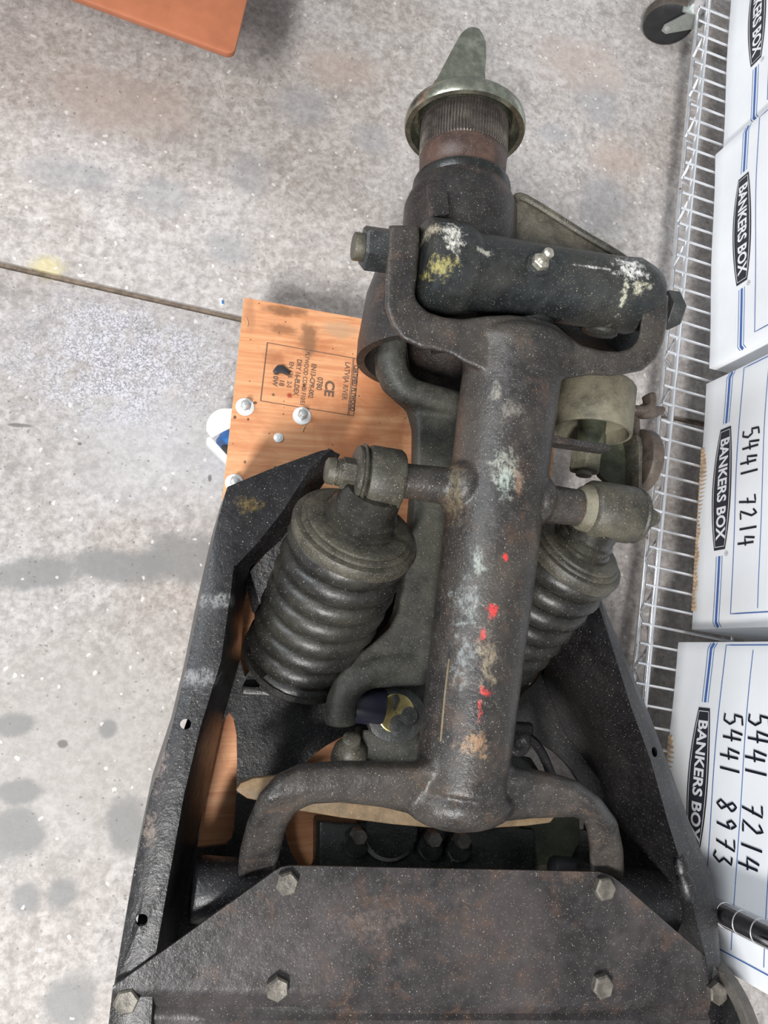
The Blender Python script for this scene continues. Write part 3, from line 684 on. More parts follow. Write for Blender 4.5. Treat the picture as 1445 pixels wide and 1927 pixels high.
# --- mounting frame: base plate with cut-outs
ZB = 0.162
def ellpx(cx, cy, a, bq, n=40, a0=0, a1=360):
    return [(cx+a*math.cos(math.radians(a0+(a1-a0)*i/n)), cy+bq*math.sin(math.radians(a0+(a1-a0)*i/n))) for i in range(n)]
outer = [(462, 1060), (600, 1070), (800, 1075), (1000, 1080), (1080, 1120), (1110, 1300), (1145, 1420), (1170, 1560), (1195, 1720), (1200, 1960), (225, 1960), (270, 1660), (330, 1420), (395, 1230)]
slot1 = [(467, 1108), (476, 1150), (500, 1185), (505, 1225), (470, 1262), (461, 1273), (452, 1240), (449, 1205), (452, 1165), (459, 1130)]
slot2 = [(431, 1341), (440, 1353), (446, 1385), (447, 1440), (444, 1510), (441, 1560), (436, 1580), (425, 1590), (371, 1597), (376, 1560), (387, 1490), (400, 1420), (415, 1365)]
big = [(820+285*math.copysign(abs(math.cos(t))**0.95, math.cos(t)), 1540+188*math.copysign(abs(math.sin(t))**0.9, math.sin(t))) for t in [i*math.pi/28 for i in range(56)]]
rhole = ellpx(945, 1225, 83, 88)
b = flat_curve(PZ(outer, ZB), [PZ(slot1, ZB), PZ(slot2, ZB), PZ(big, ZB), PZ(rhole, ZB)], ZB+LIFT, 0.010)
frame = b.build('mounting_frame', FRAME, unit)
# side members: outer skirt, top flange, inner wall
def member(st, name, cutpts, bulge=0.0):
    b = MB(); rows = []
    for (A, B, C) in st:
        a = P(*A); bb = P(*B); c = P(*C)
        a0 = Vector((a.x, a.y, max(ZP+0.002, min(a.z-0.05, ZP+0.03))))
        if len(A) == 3 and A[2] > 0.335: a0.z = a.z-0.03
        k = bulge*min(1, (bb.z-c.z)/0.12); zz = lambda h: Vector((0, 0, h))
        rows.append([a0, a, a*0.6+bb*0.4+zz(.002+.10*k), bb+zz(.10*k), bb*0.88+c*0.12+zz(.004+.16*k), bb*0.72+c*0.28+zz(.004+.20*k), bb*0.5+c*0.5+zz(.17*k), bb*0.25+c*0.75+zz(.08*k), c])
    vs = [[b.bm.verts.new(p) for p in r] for r in rows]
    for i in range(len(vs)-1):
        for j in range(len(vs[0])-1): b.bm.faces.new((vs[i][j], vs[i][j+1], vs[i+1][j+1], vs[i+1][j]))
    cut = None
    if cutpts:
        q = MB()
        for (px, py, z, rd) in cutpts:
            p = P(px, py, z); q.cyl(p-Vector((0, 0, .03)), p+Vector((0, 0, .03)), M(rd, p), n=16)
        cut = q.build('cutter', FRAME)
        cut.location -= U0
    o = b.build(name, FRAME, frame, solid=0.007, bevel=0.0)
    if cut:
        d = o.modifiers.new('b', 'BOOLEAN'); d.operation = 'DIFFERENCE'; d.solver = 'EXACT'; d.object = cut
        cut.location += ORG[o.name]-ORG[o.name]
        cut.matrix_world = Matrix.Translation(Vector())
        bake(o); bpy.data.objects.remove(cut); o.data.shade_smooth(); o.data.set_sharp_from_angle(angle=math.radians(38))
    return o
LZ = 0.325
left = [((598, 850, .30), (618, 846, .305), (640, 855, .29)), ((515, 880, .315), (575, 885, .315), (625, 888, .285)), ((428, 916, LZ), (520, 970, .322), (572, 962, .285)),
        ((411, 975, LZ), (480, 1020, .325), (527, 1018, .285)), ((395, 1045, LZ), (440, 1065, .327), (470, 1068, .27)), ((374, 1140, LZ), (432, 1125, .328), (463, 1105, .165)), ((350, 1260, LZ), (415, 1245, .328), (452, 1240, .163)),
        ((322, 1375, LZ), (376, 1370, .328), (420, 1350, .163)), ((281, 1500, LZ), (347, 1490, .328), (392, 1480, .163)), ((250, 1650, LZ), (318, 1650, .328), (357, 1640, .163)),
        ((214, 1858, LZ), (292, 1800, .328), (330, 1790, .163)), ((202, 1960, LZ), (282, 1960, .328), (318, 1960, .163))]
member(left, 'side_member', [(349, 1362, LZ, 10), (267, 1727, LZ, 11)], 0.05)
right = [((1131, 1128, .30), (1122, 1132, .305), (1030, 1222, .20)), ((1172, 1225, .305), (1148, 1212, .322), (1022, 1275, .165)), ((1222, 1345, .305), (1185, 1330, .33), (1064, 1380, .163)),
         ((1262, 1450, .305), (1222, 1430, .333), (1130, 1470, .163)), ((1304, 1565, .305), (1254, 1545, .335), (1150, 1570, .163)), ((1340, 1650, .308), (1290, 1660, .335), (1180, 1680, .163)),
         ((1348, 1690, .31), (1305, 1720, .333), (1210, 1740, .163)), ((1352, 1760, .318), (1325, 1800, .331), (1230, 1820, .163)), ((1368, 1960, .325), (1345, 1960, .331), (1240, 1960, .163))]
member(right, 'side_member', [(1222, 1413, .315, 9)], 0.03)
b = MB(); p = P(1292, 1668, .333); b.ell(p, .012, .022, .010, ex=Vector((.97, .25, 0)), ey=Vector((-.25, .97, 0))); p = P(1283, 1630, .333); b.ell(p, .011, .016, .008)
b.build('weld_bead', FRAME, frame, smooth=80)
# cross walls inside the frame
b = MB(); b.prism([P(455, 1290, .165), P(640, 1300, .165), P(700, 1310, .165), P(700, 1320, .165), P(455, 1305, .165)], (0, 0, 0.016)); b.build('cross_wall', FRAME, frame, bevel=0.002)
b = MB(); b.cyl(P(362, 1672, .275), P(520, 1680, .275), M(58, P(440, 1670, .275)), bev=0.006); b.build('pivot_housing', FRAME, frame)
b = MB(); b.cyl(P(1090, 1690, .27), P(1252, 1700, .27), M(60, P(1200, 1690, .27)), bev=0.008); b.build('pivot_housing', FRAME, frame)
b = MB(); b.prism(PZ([(700, 1560), (1130, 1560), (1160, 1700), (640, 1700)], .172), (0, 0, 0.012)); b.build('cross_plate', CASE, frame)
# spring pocket plate behind the left spring
b = MB(); b.prism([P(470, 1075, .20), P(560, 975, .20), P(600, 960, .20), P(640, 1100, .20), P(500, 1180, .165)], (0, 0, 0.006)); b.build('spring_pocket', FRAME, frame)

# --- cover plate
def zcov(x, y):
    z = 0.338
    t = min(1, max(0, (y-1872-0.012*(x-700))/34)); z -= 0.020*(t*t*(3-2*t))
    z += 0.007*math.exp(-((y-1918-0.01*(x-700))/12)**2)
    d = (x-1160)*0.66-(y-1655)*0.75   # right-hand corner folds down a little
    if x > 1120:
        z -= 0.010*min(1, max(0, (x-1200)/150))*min(1, max(0, 1-abs(y-1790)/110))
    return z+0.0012*math.sin(x*0.013+y*0.02)
b = MB(); gx = [190+(1400-190)*i/60 for i in range(61)]; gy = [1625+(2010-1625)*j/30 for j in range(31)]
G = [[b.bm.verts.new((x, y, 0)) for x in gx] for y in gy]
for j in range(30):
    for i in range(60): b.bm.faces.new((G[j][i], G[j][i+1], G[j+1][i+1], G[j+1][i]))
poly = [(212, 1858), (516, 1640), (530, 1632), (546, 1629), (1128, 1641), (1150, 1648), (1166, 1660), (1334, 1806), (1362, 1840), (1374, 2000), (196, 2000)]
for (x0, y0), (x1, y1) in zip(poly, poly[1:]+poly[:1]):
    bmesh.ops.bisect_plane(b.bm, geom=b.bm.verts[:]+b.bm.edges[:]+b.bm.faces[:], plane_co=(x0, y0, 0), plane_no=(y1-y0, -(x1-x0), 0), clear_outer=True)
for v in b.bm.verts: v.co = P(v.co.x, v.co.y, zcov(v.co.x, v.co.y))
b.bm.normal_update()
cover = b.build('cover_plate', COVER, unit, solid=0.004)
if sum(p.normal.z for p in cover.data.polygons) == 0: pass
def hexbolt(px, py, r, m=BOLT, ph=None):
    p = P(px, py, zcov(px, py)); k = M(1, p); up = Vector((0, 0, 1))
    b = MB(); h = 0.010
    b.lathe(p-up*0.001, p+up, [(0, r*1.0*k), (h*0.8+.001, r*k), (h+.001, r*0.84*k), (h+0.0004, r*0.45*k), (h+0.0009, 0.0001)], 6, ph=random.random()*3 if ph is None else ph)
    b.build('hex_bolt', m, cover, smooth=20)
for q in ((539, 1660, 22.5), (521, 1857, 22.5), (1134, 1670, 22), (1130, 1853, 22), (1345, 1866, 20.5), (238, 1880, 24)): hexbolt(*q)
# rim disc at the lower right
b = MB(); c = P(1302, 1975, 0.29); ax = Vector((fy.x, fy.y, 0.0)); Rr = M(170, c)
b.lathe(c, c+ax, [(0.016, Rr*.86), (0.004, Rr*.87), (0.002, Rr*.90), (0.002, Rr*.985), (0.004, Rr), (0.018, Rr), (0.020, Rr*.97), (0.020, Rr*.86)], 64, caps=False)
rim = b.build('rim_disc', iron('rim_iron', (0.10, 0.09, 0.08), (0.16, 0.145, 0.125), 0.6, 20, 0.5, speck=0.08), unit)
b = MB(); b.lathe(c, c+ax, [(0.0105, .0001), (0.0105, Rr*.5), (0.012, Rr*.88), (0.017, Rr*.88), (0.017, .0001)], 56); b.build('disc_face', CASE, rim)  # dark casing colour paints the frame's shade onto this face
q = P(1384, 1852, 0.30); b = MB(); b.hexn(q, q-ax*.008, .009); b.build('disc_screw', BRASS, rim)

# --- upper arm (one casting: tube, boss, two yokes, two cross stubs)
pin = (P(1215, 972, .42)-P(640, 890, .42)).normalized()
zt0, zt1 = .425, .412
b = MB()
ta, tb = P(967, 668, zt0-.006), P(865, 1488, zt1-.006)
b.cyl(ta, tb, M(93, ta), M(87, tb), n=48)
tdir = (tb-ta).normalized(); tsd = Vector((tdir.y, -tdir.x, 0)).normalized()
def E(px, py, z, a, c, h): p = P(px, py, z); b.ell(p, M(a, p), M(c, p), h, ex=pin, ey=-tdir)
yw = lambda px, d=.030: (rr(px), d)
YT = [(737, 430), (783, 430), (783, 470), (778, 520), (774, 556), (780, 572), (800, 592), (832, 603), (870, 607), (915, 601), (960, 599), (1005, 604), (1042, 616), (1066, 638), (1090, 655), (1130, 666), (1165, 668), (1192, 660), (1206, 640), (1212, 600), (1216, 556),
      (1252, 560), (1250, 600), (1243, 640), (1230, 672), (1205, 692), (1152, 702), (1108, 700), (1072, 706), (1000, 705), (930, 700), (880, 680), (846, 660), (795, 650), (762, 636), (742, 612), (730, 578), (732, 520)]
def inset(poly, d):
    n = len(poly); A = sum(poly[k][0]*poly[(k+1) % n][1]-poly[(k+1) % n][0]*poly[k][1] for k in range(n)); sg = 1 if A > 0 else -1; o = []
    for k in range(n):
        p0, p1, p2 = Vector(poly[k-1]), Vector(poly[k]), Vector(poly[(k+1) % n])
        e1 = (p1-p0).normalized(); e2 = (p2-p1).normalized()
        n1 = Vector((-e1.y, e1.x))*sg; n2 = Vector((-e2.y, e2.x))*sg
        m = (n1+n2); m = m/max(0.5, m.dot(n1)) if m.length > 1e-6 else n1
        q = p1+m*d; o.append((q.x, q.y))
    return o
def slab(poly, steps):
    """rounded slab; steps = (inset px, height function) from the underside up"""
    b.loft([[P(x, y, zf(X, Y)) for (x, y), (X, Y) in zip(inset(poly, d), poly)] for d, zf in steps])
slab(YT, [(-1, lambda x, y: .396), (-6, lambda x, y: .402), (-6, lambda x, y: .455), (-2, lambda x, y: .459)])
E(984, 656, .436, 104, 46, .046)
zl = .405
YB = [(452, 1660), (458, 1600), (472, 1548), (494, 1497), (524, 1463), (564, 1444), (640, 1438), (790, 1440), (870, 1400), (935, 1440), (1040, 1462), (1083, 1475), (1126, 1508), (1155, 1548), (1166, 1600), (1168, 1665),
      (1118, 1665), (1115, 1590), (1108, 1546), (1085, 1530), (1000, 1533), (935, 1540), (905, 1555), (862, 1561), (820, 1551), (785, 1527), (720, 1512), (640, 1503), (584, 1506), (552, 1522), (533, 1552), (520, 1600), (508, 1660)]
def zyb(y): return .436 if y < 1500 else .436-.00060*(y-1500)-(.0004*max(0, y-1560))
def dyb(x, y): return .058-.010*min(1, abs(x-865)/350)
slab(YB, [(10, lambda x, y: zyb(y)-dyb(x, y)), (-7, lambda x, y: zyb(y)-dyb(x, y)+.010), (-7, lambda x, y: zyb(y)-.018), (-3, lambda x, y: zyb(y)-.008), (4, lambda x, y: zyb(y)), (14, lambda x, y: zyb(y)+.004)])
E(864, 1510, .402, 108, 52, .054)
sl, sr = P(880, 920, .42), P(748, 903, .42)
b.cyl(sl, sr, M(37, sl), M(33, sr)); E(862, 918, .42, 34, 52, .042)
ql, qr = P(985, 942, .42), P(1108, 958, .42)
b.cyl(ql, qr, M(38, ql), M(34, qr)); E(1008, 945, .42, 30, 52, .042)
arm = b.build('upper_arm', ARM, unit, remesh=0.0027, relax=9)
# bare/dark yoke ends share the casting; weld line groove scratch
b = MB(); b.sweep([P(845, 1240, .462), P(838, 1300, .462), P(829, 1395, .459)], 0.0014, 6); b.build('weld_seam', iron('weld', (0.15, 0.11, 0.06), DUST, .5, 40, .7), arm)
# --- knuckle pins and nuts
def pinhex(name, p0, p1, r, m, parent, ph=0.2):
    b = MB(); b.hexn(p0, p1, r, ph); return b.build(name, m, parent, smooth=25)
zk = .425
n0, n1, n2 = P(738, 474, zk), P(682, 466, zk), P(664, 463, zk)
nut = pinhex('pin_nut', n0, n1, M(42, n0), YOKE, unit, 0.35)
b = MB(); b.cyl(n1+(n0-n1)*0.1, n2, M(26, n1), bev=0.002); b.build('pin_end', OLIVE, nut)
m0, m1 = P(1246, 582, zk), P(1272, 586, zk)
pinhex('pin_nut', m0, m1, M(36, m0), YOKE, unit, 0.1)
# --- spring eyes
def eye(p_in, p_out, r, name, tail):
    ax = (p_out-p_in).normalized(); L = (p_out-p_in).length
    b = MB(); b.lathe(p_in, p_out, [(0, r*0.80), (0.002, r*0.93), (0.006, r), (L-0.007, r), (L-0.002, r*0.95), (L, r*0.84)], 40)
    return b.build(name, OLIVE, unit), ax
pi, po = P(754, 907, .42), P(684, 896, .42); R_E = M(60, pi)
eye_l, ax = eye(pi, po, R_E, 'spring_eye', 0)
b = MB(); b.lathe(po+ax*-0.001, po+ax, [(0, R_E*0.80), (0.003, R_E*0.98), (0.0055, R_E*1.02), (0.0075, R_E*0.90), (0.0085, R_E*.93), (0.012, R_E*0.93), (0.0135, R_E*0.86)], 36); b.build('thrust_washer', OLIVE, eye_l)
q0 = po+ax*0.012; q1 = P(640, 889, .42); q2 = P(612, 885, .42)
pinhex('hex_nut', q0, q1, M(31, q1), OLIVE, eye_l, 0.4)
b = MB(); b.lathe(q1-ax*.002, q1+ax, [(0, .0165), (.006, .0165), (.0065, .0145), (.009, .0145), (.0095, .0165), ((q2-q1).length, .0155), ((q2-q1).length+.002, .012)], 24); b.build('stud_end', OLIVE, eye_l)
pi, po = P(1102, 957, .42), P(1192, 970, .42)
eye_r, ax = eye(pi, po, M(55, pi), 'spring_eye', 0)
b = MB(); rE = M(55, pi); b.lathe(pi-ax*0.012, pi+ax, [(0, rE*.66), (.003, rE*.74), (.008, rE*.80), (.013, rE*.84)], 36); b.build('bush_lip', BUSHM, eye_r)
b = MB(); b.lathe(po-ax*.001, po+ax, [(0, rE*.93), (.003, rE*.97), (.007, rE*.93), (.010, rE*.70), (.013, rE*.42), (.028, rE*.33), (.036, rE*.22), (.039, rE*.05)], 32); b.build('end_cap', OLIVE, eye_r)

# --- coil springs
def spring(T, B, R, eye_c, turns, nm):
    ax = (B-T).normalized(); L = (B-T).length
    rf = Vector((1, 0, 0)); u = (rf-ax*rf.dot(ax)).normalized(); v = ax.cross(u)
    root = None
    rw = L/turns*0.50
    b = MB(); n = 26; N = int(turns*n); rings = []
    for i in range(N+1):
        a = 2*math.pi*i/n; c = T+ax*(0.010+(L-0.01)*i/N)+(u*math.cos(a)+v*math.sin(a))*(R*1.035-rw)
        t = (-(u*math.sin(a))+v*math.cos(a)); rd = (u*math.cos(a)+v*math.sin(a)); w = ax
        rings.append([c+(rd*math.cos(q)+w*math.sin(q)*1.05)*rw for q in [2*math.pi*k/9 for k in range(9)]])
    b.loft(rings); sp_ = b.build('coil_spring', SPRING, unit, smooth=80)
    b = MB(); b.cyl(T, B+ax*0.004, R-rw*1.25, n=36); b.build('inner_cylinder', CASE, sp_)
    b = MB(); b.lathe(B-ax*0.012, B+ax, [(0, R*.7), (0.002, R*1.03), (0.010, R*1.05), (0.016, R*1.0), (0.022, R*.7)], 44); b.build('lower_seat', SPRING, sp_)
    # stepped upper cap (concentric rings), then the dark cup and the stem to the eye
    o = T-ax*0.012
    b = MB(); b.lathe(o+ax*0.022, o, [(0, R*.8), (0, R*1.03), (0.010, R*1.05), (0.015, R*1.02), (0.0165, R*.97), (0.0165, R*.93), (0.020, R*.925), (0.022, R*.88), (0.022, R*.85), (0.0255, R*.845), (0.0275, R*.79), (0.0275, R*.60), (0.026, R*.58)], 60)
    cp = b.build('upper_cap', OLIVE, sp_)
    b = MB(); b.lathe(o, o-ax, [(-.004, R*.63), (0.002, R*.63), (0.004, R*.60), (0.010, R*.60), (0.012, R*.55), (0.022, R*.55), (0.025, R*.50), ((eye_c-o).length-0.004, R*.46)], 40)
    b.build('damper_neck', iron('greasy_neck', (0.018, 0.017, 0.014), (0.045, 0.040, 0.029), .5, 20, .26, speck=.06, bump=.10) if not bpy.data.materials.get('greasy_neck') else bpy.data.materials['greasy_neck'], sp_)
    return sp_
TZ = .372
Tl = P(669, 1000, TZ); Bl = P(563, 1238, .195)
spring(Tl, Bl, M(118, Tl), P(710, 908, .42), 7.4, 'l')
Tr = P(1080, 1040, TZ-.005); Br = P(912, 1246, .195)
spring(Tr, Br, M(96, Tr), P(1142, 964, .42), 7.4, 'r')

# --- lower arm
zl2 = .285
op = [(713, 650), (716, 690), (730, 722), (752, 742), (776, 762), (786, 800), (785, 880), (776, 980), (762, 1080), (750, 1150), (735, 1180), (700, 1212), (655, 1245), (632, 1280), (622, 1320), (618, 1362), (632, 1370), (652, 1370), (664, 1358), (670, 1325), (682, 1305), (705, 1296), (760, 1292), (860, 1290), (900, 1000), (910, 770), (862, 745), (815, 738), (790, 722), (772, 690), (768, 645)]
b = MB(); pts = PZ(op, zl2); 
bmx = b.prism([p-Vector((0, 0, .036)) for p in pts], (0, 0, .036))
b.sweep([P(740, 640, .30), P(738, 690, .295), P(765, 735, .288), P(840, 758, .280), P(900, 775, .262)], [(rr(28, .29), .022)]*5, 14, sq=2.6)
b.sweep([P(640, 1365, .27), P(646, 1310, .272), P(690, 1265, .273), P(760, 1245, .266), P(830, 1238, .255)], [(rr(27, .29), .022)]*5, 14, sq=2.6)
b.build('lower_arm', LOWER, unit, remesh=0.0032, relax=12)
# lower bush, bearing lug and brass insert
b = MB(); b.cyl(P(660, 1322, .25), P(720, 1330, .25), M(36, P(690, 1330, .25)), n=28, bev=.003); b.build('rubber_bush', BLUEBLK, unit)
zl3 = .262
lugp = [(690, 1400)]+[(745+56*math.cos(math.radians(a)), 1346+54*math.sin(math.radians(a))) for a in range(180, 361, 12)]+[(801, 1346), (800, 1380)]+[(745+54*math.cos(math.radians(a)), 1352+46*math.sin(math.radians(a))) for a in range(20, 161, 14)]
b = MB(); b.prism([P(x, y, zl3)-Vector((0, 0, .02)) for x, y in lugp[1:-1]], (0, 0, .02)); lug = b.build('bearing_lug', YOKE, unit, bevel=.003)
lc = P(745, 1342, zl3)
b = MB(); k = M(1, lc); up = Vector((0, 0, 1)); b.lathe(lc-up*.004, lc+up, [(0, 36*k), (.0050, 36*k), (.0055, 34*k), (.0042, 30*k), (.0040, 0.001)], 32); br = b.build('brass_insert', BRASS, lug)
b = MB(); b.prism(PZ([(737, 1308), (747, 1306), (750, 1318), (744, 1330), (741, 1338), (736, 1334), (739, 1322)], zl3+.0006), (0, 0, .0028)); b.build('locking_tab', YOKE, lug, bevel=.0008)
b = MB(); cc = P(769, 1347, zl3+.0006); b.cyl(cc, cc+up*.003, 17*k, n=20); b.build('pin_head', YOKE, lug, bevel=.0008)
b = MB(); cc = P(752, 1366, zl3+.0002); b.cyl(cc, cc+up*.0026, 21*k, n=24); b.build('retaining_plate', YOKE, lug, bevel=.0008)
b = MB(); b.prism([P(x, y, .235)-Vector((0, 0, .05)) for x, y in ((684, 1372), (790, 1380), (800, 1450), (672, 1450))], (0, 0, .05)); b.build('lug_bracket', LOWER, unit, bevel=.004)
b = MB(); c0_, c1_ = P(657, 1428, .225), P(662, 1388, .262); b.lathe(c0_, c1_, [(0, .026), (.018, .0235), (.030, .016), (.034, .013), (.048, .012), (.050, .009)], 24); b.build('tapered_stud', OLIVE, unit)

# --- rusty tie plate under the lower yoke
zr = .285
tp = [(443, 1488), (452, 1474), (476, 1464), (520, 1460), (620, 1466), (760, 1480), (900, 1490), (1030, 1500), (1043, 1515), (1045, 1538), (1036, 1549), (990, 1555), (920, 1559), (830, 1560), (740, 1552), (640, 1539), (545, 1523), (500, 1510), (465, 1503)]
b = MB(); b.prism([P(x, y, zr)-Vector((0, 0, .012)) for x, y in tp], (0, 0, .012)); b.build('rusty_plate', RUSTPL, unit, bevel=.003)
# --- oily casing with bosses seen between yoke and cover
zc1 = .215
b = MB(); b.prism([P(x, y, zc1)-Vector((0, 0, .05)) for x, y in ((600, 1545), (1010, 1560), (1010, 1690), (560, 1690), (600, 1640))], (0, 0, .05)); case = b.build('gear_casing', CASE, unit, bevel=.006)
b = MB(); c = P(735, 1560, .228); b.lathe(c-up*.03, c+up, [(0, M(60, c)), (.030, M(58, c)), (.036, M(50, c)), (.036, .001)], 36); b.build('casing_boss', CASE, case)
for (px, py) in ((672, 1590), (812, 1595), (866, 1598)):
    c = P(px, py, .232); b = MB(); b.lathe(c-up*.04, c+up, [(0, M(27, c)), (.036, M(26, c)), (.040, M(22, c)), (.040, .001)], 28); o = b.build('bolt_boss', CASE, case)
    b = MB(); q = P(px+2, py-18, .240); b.cyl(q-up*.01, q+up*.012, M(14, q), n=6); b.build('bolt_head', iron('oily_bolt', (.06, .055, .05), (.11, .1, .09), .6, 40, .35) if not bpy.data.materials.get('oily_bolt') else bpy.data.materials['oily_bolt'], case)
b = MB(); b.prism([P(x, y, .205)-Vector((0, 0, .04)) for x, y in ((985, 1545), (1055, 1530), (1092, 1535), (1094, 1580), (1075, 1620), (1040, 1628), (900, 1632), (905, 1612), (985, 1606))], (0, 0, .04)); b.build('green_casting', GREENC, unit, bevel=.005)
b = MB(); b.prism([P(x, y, .20)-Vector((0, 0, .035)) for x, y in ((900, 1618), (985, 1612), (1050, 1618), (1050, 1660), (900, 1660))], (0, 0, .035)); b.build('casting_flange', BUSHM, unit, bevel=.004)
b = MB(); b.cyl(P(1035, 1632, .24), P(1100, 1640, .24), M(22, P(1070, 1635, .24)), bev=.008); b.build('rubber_boot', BLACK_RUB, unit)
b = MB(); b.sweep([P(985, 1385, .24), P(1008, 1400, .235), P(1030, 1440, .22), P(1050, 1500, .20)], [(.009, .012), (.007, .010), (.006, .010), (.006, .010)], 12); b.build('bent_bracket', FRAME, unit)
b = MB(); p = P(975, 1398, .25); b.lathe(p-up*.01, p+up, [(0, .018), (.010, .020), (.016, .017), (.016, .009), (.012, .008)], 24); b.cyl(P(955, 1370, .25), P(1000, 1372, .25), .010, bev=.003); b.build('link_end', FRAME, unit, remesh=.0025, relax=3)
b = MB(); b.prism([P(x, y, .20)-Vector((0, 0, .03)) for x, y in ((955, 1420), (1000, 1426), (1035, 1480), (955, 1480))], (0, 0, .03)); b.build('casing_lid', CASE, unit, bevel=.003)

# --- knuckle: barrel, hub cone, hollow housing, web
b = MB(); ka, kb = P(788, 497, zk), P(1222, 563, zk)
kx = (kb-ka).normalized(); KL = (kb-ka).length
b.lathe(ka, kb, [(0, M(74, ka)), (.006, M(86, ka)), (.052, M(88, ka)), (.064, M(80, ka)), (.072, M(73, ka)), (KL*.5, M(71, ka)), (KL-.06, M(73, ka)), (KL-.03, M(76, ka)), (KL-.010, M(66, ka)), (KL, M(58, ka))], 44)
knuckle = b.build('knuckle_barrel', KNUCKLE, unit, smooth=50)
for (px, py, r_) in ((822, 572, 28), (1000, 598, 42), (1130, 612, 34)):
    c = P(px, py, .40); b = MB(); b.lathe(c, c+(-tdir*-1)+Vector((0, 0, -0.35)), [(-.018, M(r_, c)), (.010, M(r_, c)), (.014, M(r_*.8, c)), (.016, M(r_*.5, c))], 24); b.build('drain_boss', KNUCKLE, knuckle)
b = MB(); b.prism([P(x, y, .355)-Vector((0, 0, .06)) for x, y in ((835, 560), (1205, 560), (1208, 650), (1168, 664), (1122, 628), (1000, 622), (835, 640))], (0, 0, .06)); b.build('knuckle_web', KNUCKLE, knuckle, bevel=.004)
# grease nipple
c = P(1016, 494, zk+.068); up2 = Vector((.1, .15, 1)).normalized()
b = MB(); b.hexn(c-up2*.006, c+up2*.006, .0115, .3); b.lathe(c+up2*.005, c+up2, [(0, .008), (.004, .0055), (.008, .0055), (.010, .0070), (.016, .0070), (.019, .0045), (.0195, .001)], 20)
b.build('grease_nipple', plain('nipple_steel', (0.48, 0.45, 0.38), .35, .7, var=.3, scale=200), knuckle, smooth=25)
b = MB(); b.lathe(c-up2*.008, c+up2, [(0, .016), (.004, .0150), (.006, .012)], 20); b.build('nipple_seat', KNUCKLE, knuckle)
zh = .345
h0, h1 = P(852, 660, zh), P(880, 130, zh)
ha = (h1-h0).normalized()
def hp(py):                              # distance along the hub axis whose picture row is py
    lo, hi = -0.3, 1.2
    for _ in range(40):
        mid = (lo+hi)/2; q = h0+ha*mid-Vector((0, 0, CAM_H)); v = R_CW.transposed() @ q
        y = H_PX/2-F_PX*v.y/(-v.z)
        if y > py: lo = mid
        else: hi = mid
    return lo
def hr(px, py): return M(px, h0+ha*hp(py))
b = MB(); prof = [(hp(600), hr(80, 600)), (hp(520), hr(104, 520)), (hp(470), hr(108, 470)), (hp(440), hr(107, 440)), (hp(400), hr(106, 400)), (hp(386), hr(101, 380)), (hp(371), hr(93, 365)), (hp(360), hr(86, 356))]
b.lathe(h0, h1, prof, 56)
g0 = P(822, 690, .285); gr = M(152, g0)
b.lathe(g0, g0+ha, [(0, gr*.90), (0, gr), (.03, gr*1.0), (.10, gr*.94), (.16, gr*.80), (.20, gr*.62), (.20, gr*.5), (.15, gr*.62), (.09, gr*.82), (.0, gr*.90)], 60, caps=False)
hub = b.build('hub_housing', HUBM, unit, smooth=45)
b = MB(); b.lathe(h0, h1, [(hp(368), hr(88, 360)), (hp(358), hr(92, 355)), (hp(352), hr(91, 350)), (hp(347), hr(83, 345))], 48); b.build('seal_ring', CASE, hub)
b = MB(); b.lathe(h0, h1, [(hp(356), hr(80, 350)), (hp(345), hr(77, 345)), (hp(334), hr(78, 334)), (hp(327), hr(81, 327)), (hp(302), hr(82, 302)), (hp(298), hr(80, 298))], 48); b.build('rusty_journal', RUST, hub)
b = MB(); n = 90; rings = []                # splined section, individual teeth in the outline
r_s = hr(82.5, 250)
for t in (hp(300), hp(297), hp(238), hp(234)):
    rs = r_s if t not in (hp(300), hp(234)) else r_s*.97
    ring = []; u = Vector((0, 0, 1)); v = ha.cross(u)
    for i in range(n*4):
        a = 2*math.pi*i/(n*4); k = (1.0, 1.0, .958, .958)[i % 4]
        ring.append(h0+ha*t+(u*math.cos(a)+v*math.sin(a))*rs*k)
    rings.append(ring)
b.loft(rings); b.build('splines', SPLINE, hub, smooth=15)
b = MB(); b.lathe(h0, h1, [(hp(236), hr(79, 236)), (hp(218), hr(77, 218)), (hp(212), hr(75, 212))], 48); b.build('spindle_end', SPLINE, hub)
b = MB(); b.prism([P(800, 352, zh+.075), P(834, 345, zh+.078), P(842, 412, zh+.085), P(806, 418, zh+.085)], (0, 0, .012)); b.build('casting_rib', HUBM, hub, bevel=.004)
b = MB(); wp = [(950, 372), (985, 372), (1010, 384), (1165, 478), (1212, 512), (1232, 548), (1150, 590), (940, 560)]
b.prism([P(x, y, .375)-Vector((0, 0, .05)) for x, y in wp], (0, 0, .05)); b.build('web_plate', iron('web_iron', (0.090, 0.080, 0.062), (0.16, 0.14, 0.105), .7, 14, .6, speck=.10, bump=.5), hub, bevel=.003)
b = MB(); b.sweep([P(968, 376, .378), P(990, 374, .378), P(1090, 436, .378), P(1170, 484, .378), P(1215, 522, .378)], [(.006, .005)]*5, 8); b.build('web_rim', OLIVE, hub)
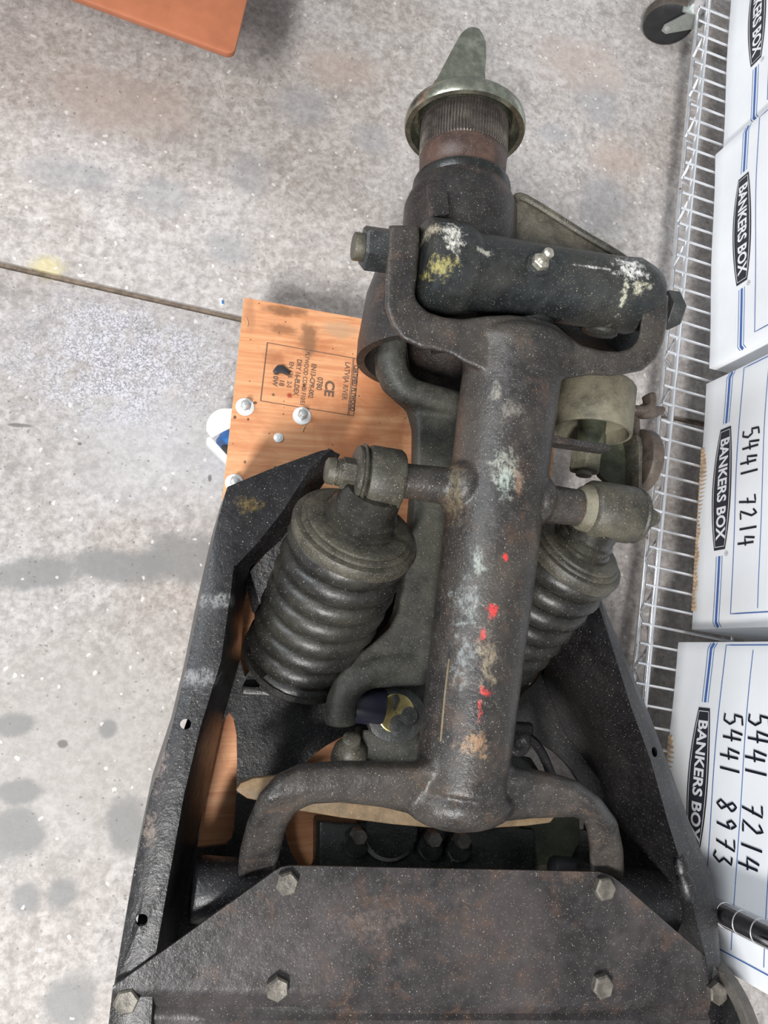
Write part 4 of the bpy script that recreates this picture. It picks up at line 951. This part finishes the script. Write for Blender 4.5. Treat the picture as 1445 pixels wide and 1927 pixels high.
# --- winged hub cap
tcap = hp(250); Rc = hr(113, 225)
b = MB(); T0 = tcap
prof = [(T0+.004, Rc*.885), (T0, Rc*.90), (T0, Rc*.985), (T0+.004, Rc), (T0+.012, Rc), (T0+.020, Rc*.975), (T0+.027, Rc*.90), (T0+.031, Rc*.75), (T0+.034, Rc*.5), (T0+.035, .001)]
inn = [(T0+.030, .001), (T0+.028, Rc*.55), (T0+.026, Rc*.72), (T0+.008, Rc*.74), (T0+.006, Rc*.77), (T0+.022, Rc*.79), (T0+.022, Rc*.86)]
b.lathe(h0, h1, inn+prof, 64, caps=False)
cap = b.build('winged_hub_cap', CAPM, unit, smooth=45)
wz = zh
ww = [(812, 168), (834, 124), (855, 84), (868, 61), (878, 52), (889, 48), (901, 51), (910, 63), (916, 80), (916, 110), (914, 140), (917, 168)]
wz = zh+Rc*.42
wb = MB(); pts = PZ(ww, wz+.012); wb.prism([p-Vector((0, 0, .034)) for p in pts], (0, 0, .034))
wb.prism([P(806, 178, wz), P(930, 178, wz), P(916, 150, wz+.004), P(818, 150, wz+.004)], (0, 0, -.05))
wing = wb.build('wing', CAPM, cap, remesh=.0020, relax=9)

# --- steering joint on the right
zj = .355
j0, j1 = P(1124, 722, zj), P(1113, 814, zj); jx = (j1-j0).normalized(); rj = M(72, j0)
JL = (j1-j0).length
b = MB(); b.lathe(j0, j1, [(0, rj*.80), (.002, rj*.95), (.006, rj), (JL-.002, rj*1.01), (JL, rj*1.0), (JL, rj*.93), (JL-.02, rj*.90), (JL-.03, rj*.3), (JL-.03, .001)], 48); jt = b.build('joint_bush', BUSHM, unit)
b = MB(); b.cyl(P(1127, 690, zj), P(1123, 726, zj), M(34, j0), n=28); b.build('ball_pin', CASE, jt)
b = MB(); b.cyl(j1-jx*.03, j1+jx*.03, M(25, j1), n=24); b.build('pin_shank', GREENC, jt)
b = MB(); b.prism([P(x, y, zj+.072)-Vector((0, 0, .022)) for x, y in ((1022, 822), (1030, 815), (1060, 822), (1146, 836), (1150, 842), (1146, 848), (1060, 836), (1028, 830))], (0, 0, .022)); b.build('lock_bar', ARM, jt, bevel=.0015)
b = MB(); g0, g1 = P(1104, 843, zj), P(1099, 887, zj); b.hexn(g0, g1, M(31, g0), .5); b.cyl(g1-jx*.002, g1+jx*.007, M(15, g1), n=20, bev=.001); b.build('castle_nut', BUSHM, jt, smooth=25)
zb2 = .325
bp_ = [(1110, 815), (1190, 815), (1204, 822), (1208, 840), (1207, 880), (1206, 930), (1170, 930), (1130, 895), (1118, 860)]
b = MB(); b.prism([P(x, y, zb2)-Vector((0, 0, .012)) for x, y in bp_], (0, 0, .012)); brk = b.build('bracket', GREENC, unit, bevel=.003)
b = MB(); b.prism([P(x, y, zb2+.035)-Vector((0, 0, .045)) for x, y in ((1196, 816), (1206, 822), (1210, 842), (1208, 930), (1202, 930), (1202, 840))], (0, 0, .045)); b.build('bracket_flange', OLIVE, brk, bevel=.002)
b = MB(); d0, d1 = P(1194, 866, .30), P(1216, 870, .30); b.cyl(d0, d1, M(60, d0), n=36, bev=.004); b.cyl(d1, d1+(d1-d0).normalized()*.004, M(34, d0), n=28); b.build('abutment_disc', BROWN, unit)
b = MB(); b.sweep([P(1186, 772, .335), P(1212, 772, .338), P(1222, 762, .34), P(1220, 742, .34)], [(.007, .012)]*4, 10, sq=4); b.sweep([P(1205, 775, .332), P(1230, 775, .33), P(1250, 770, .33)], [(.012, .012), (.010, .010), (.004, .005)], 10)
b.build('hook_bracket', BROWN, unit, remesh=.0024, relax=3)
b = MB(); b.prism([P(x, y, .31)-Vector((0, 0, .02)) for x, y in ((1186, 770), (1204, 772), (1208, 850), (1190, 850))], (0, 0, .02)); b.build('bracket_web', BROWN, unit, bevel=.002)
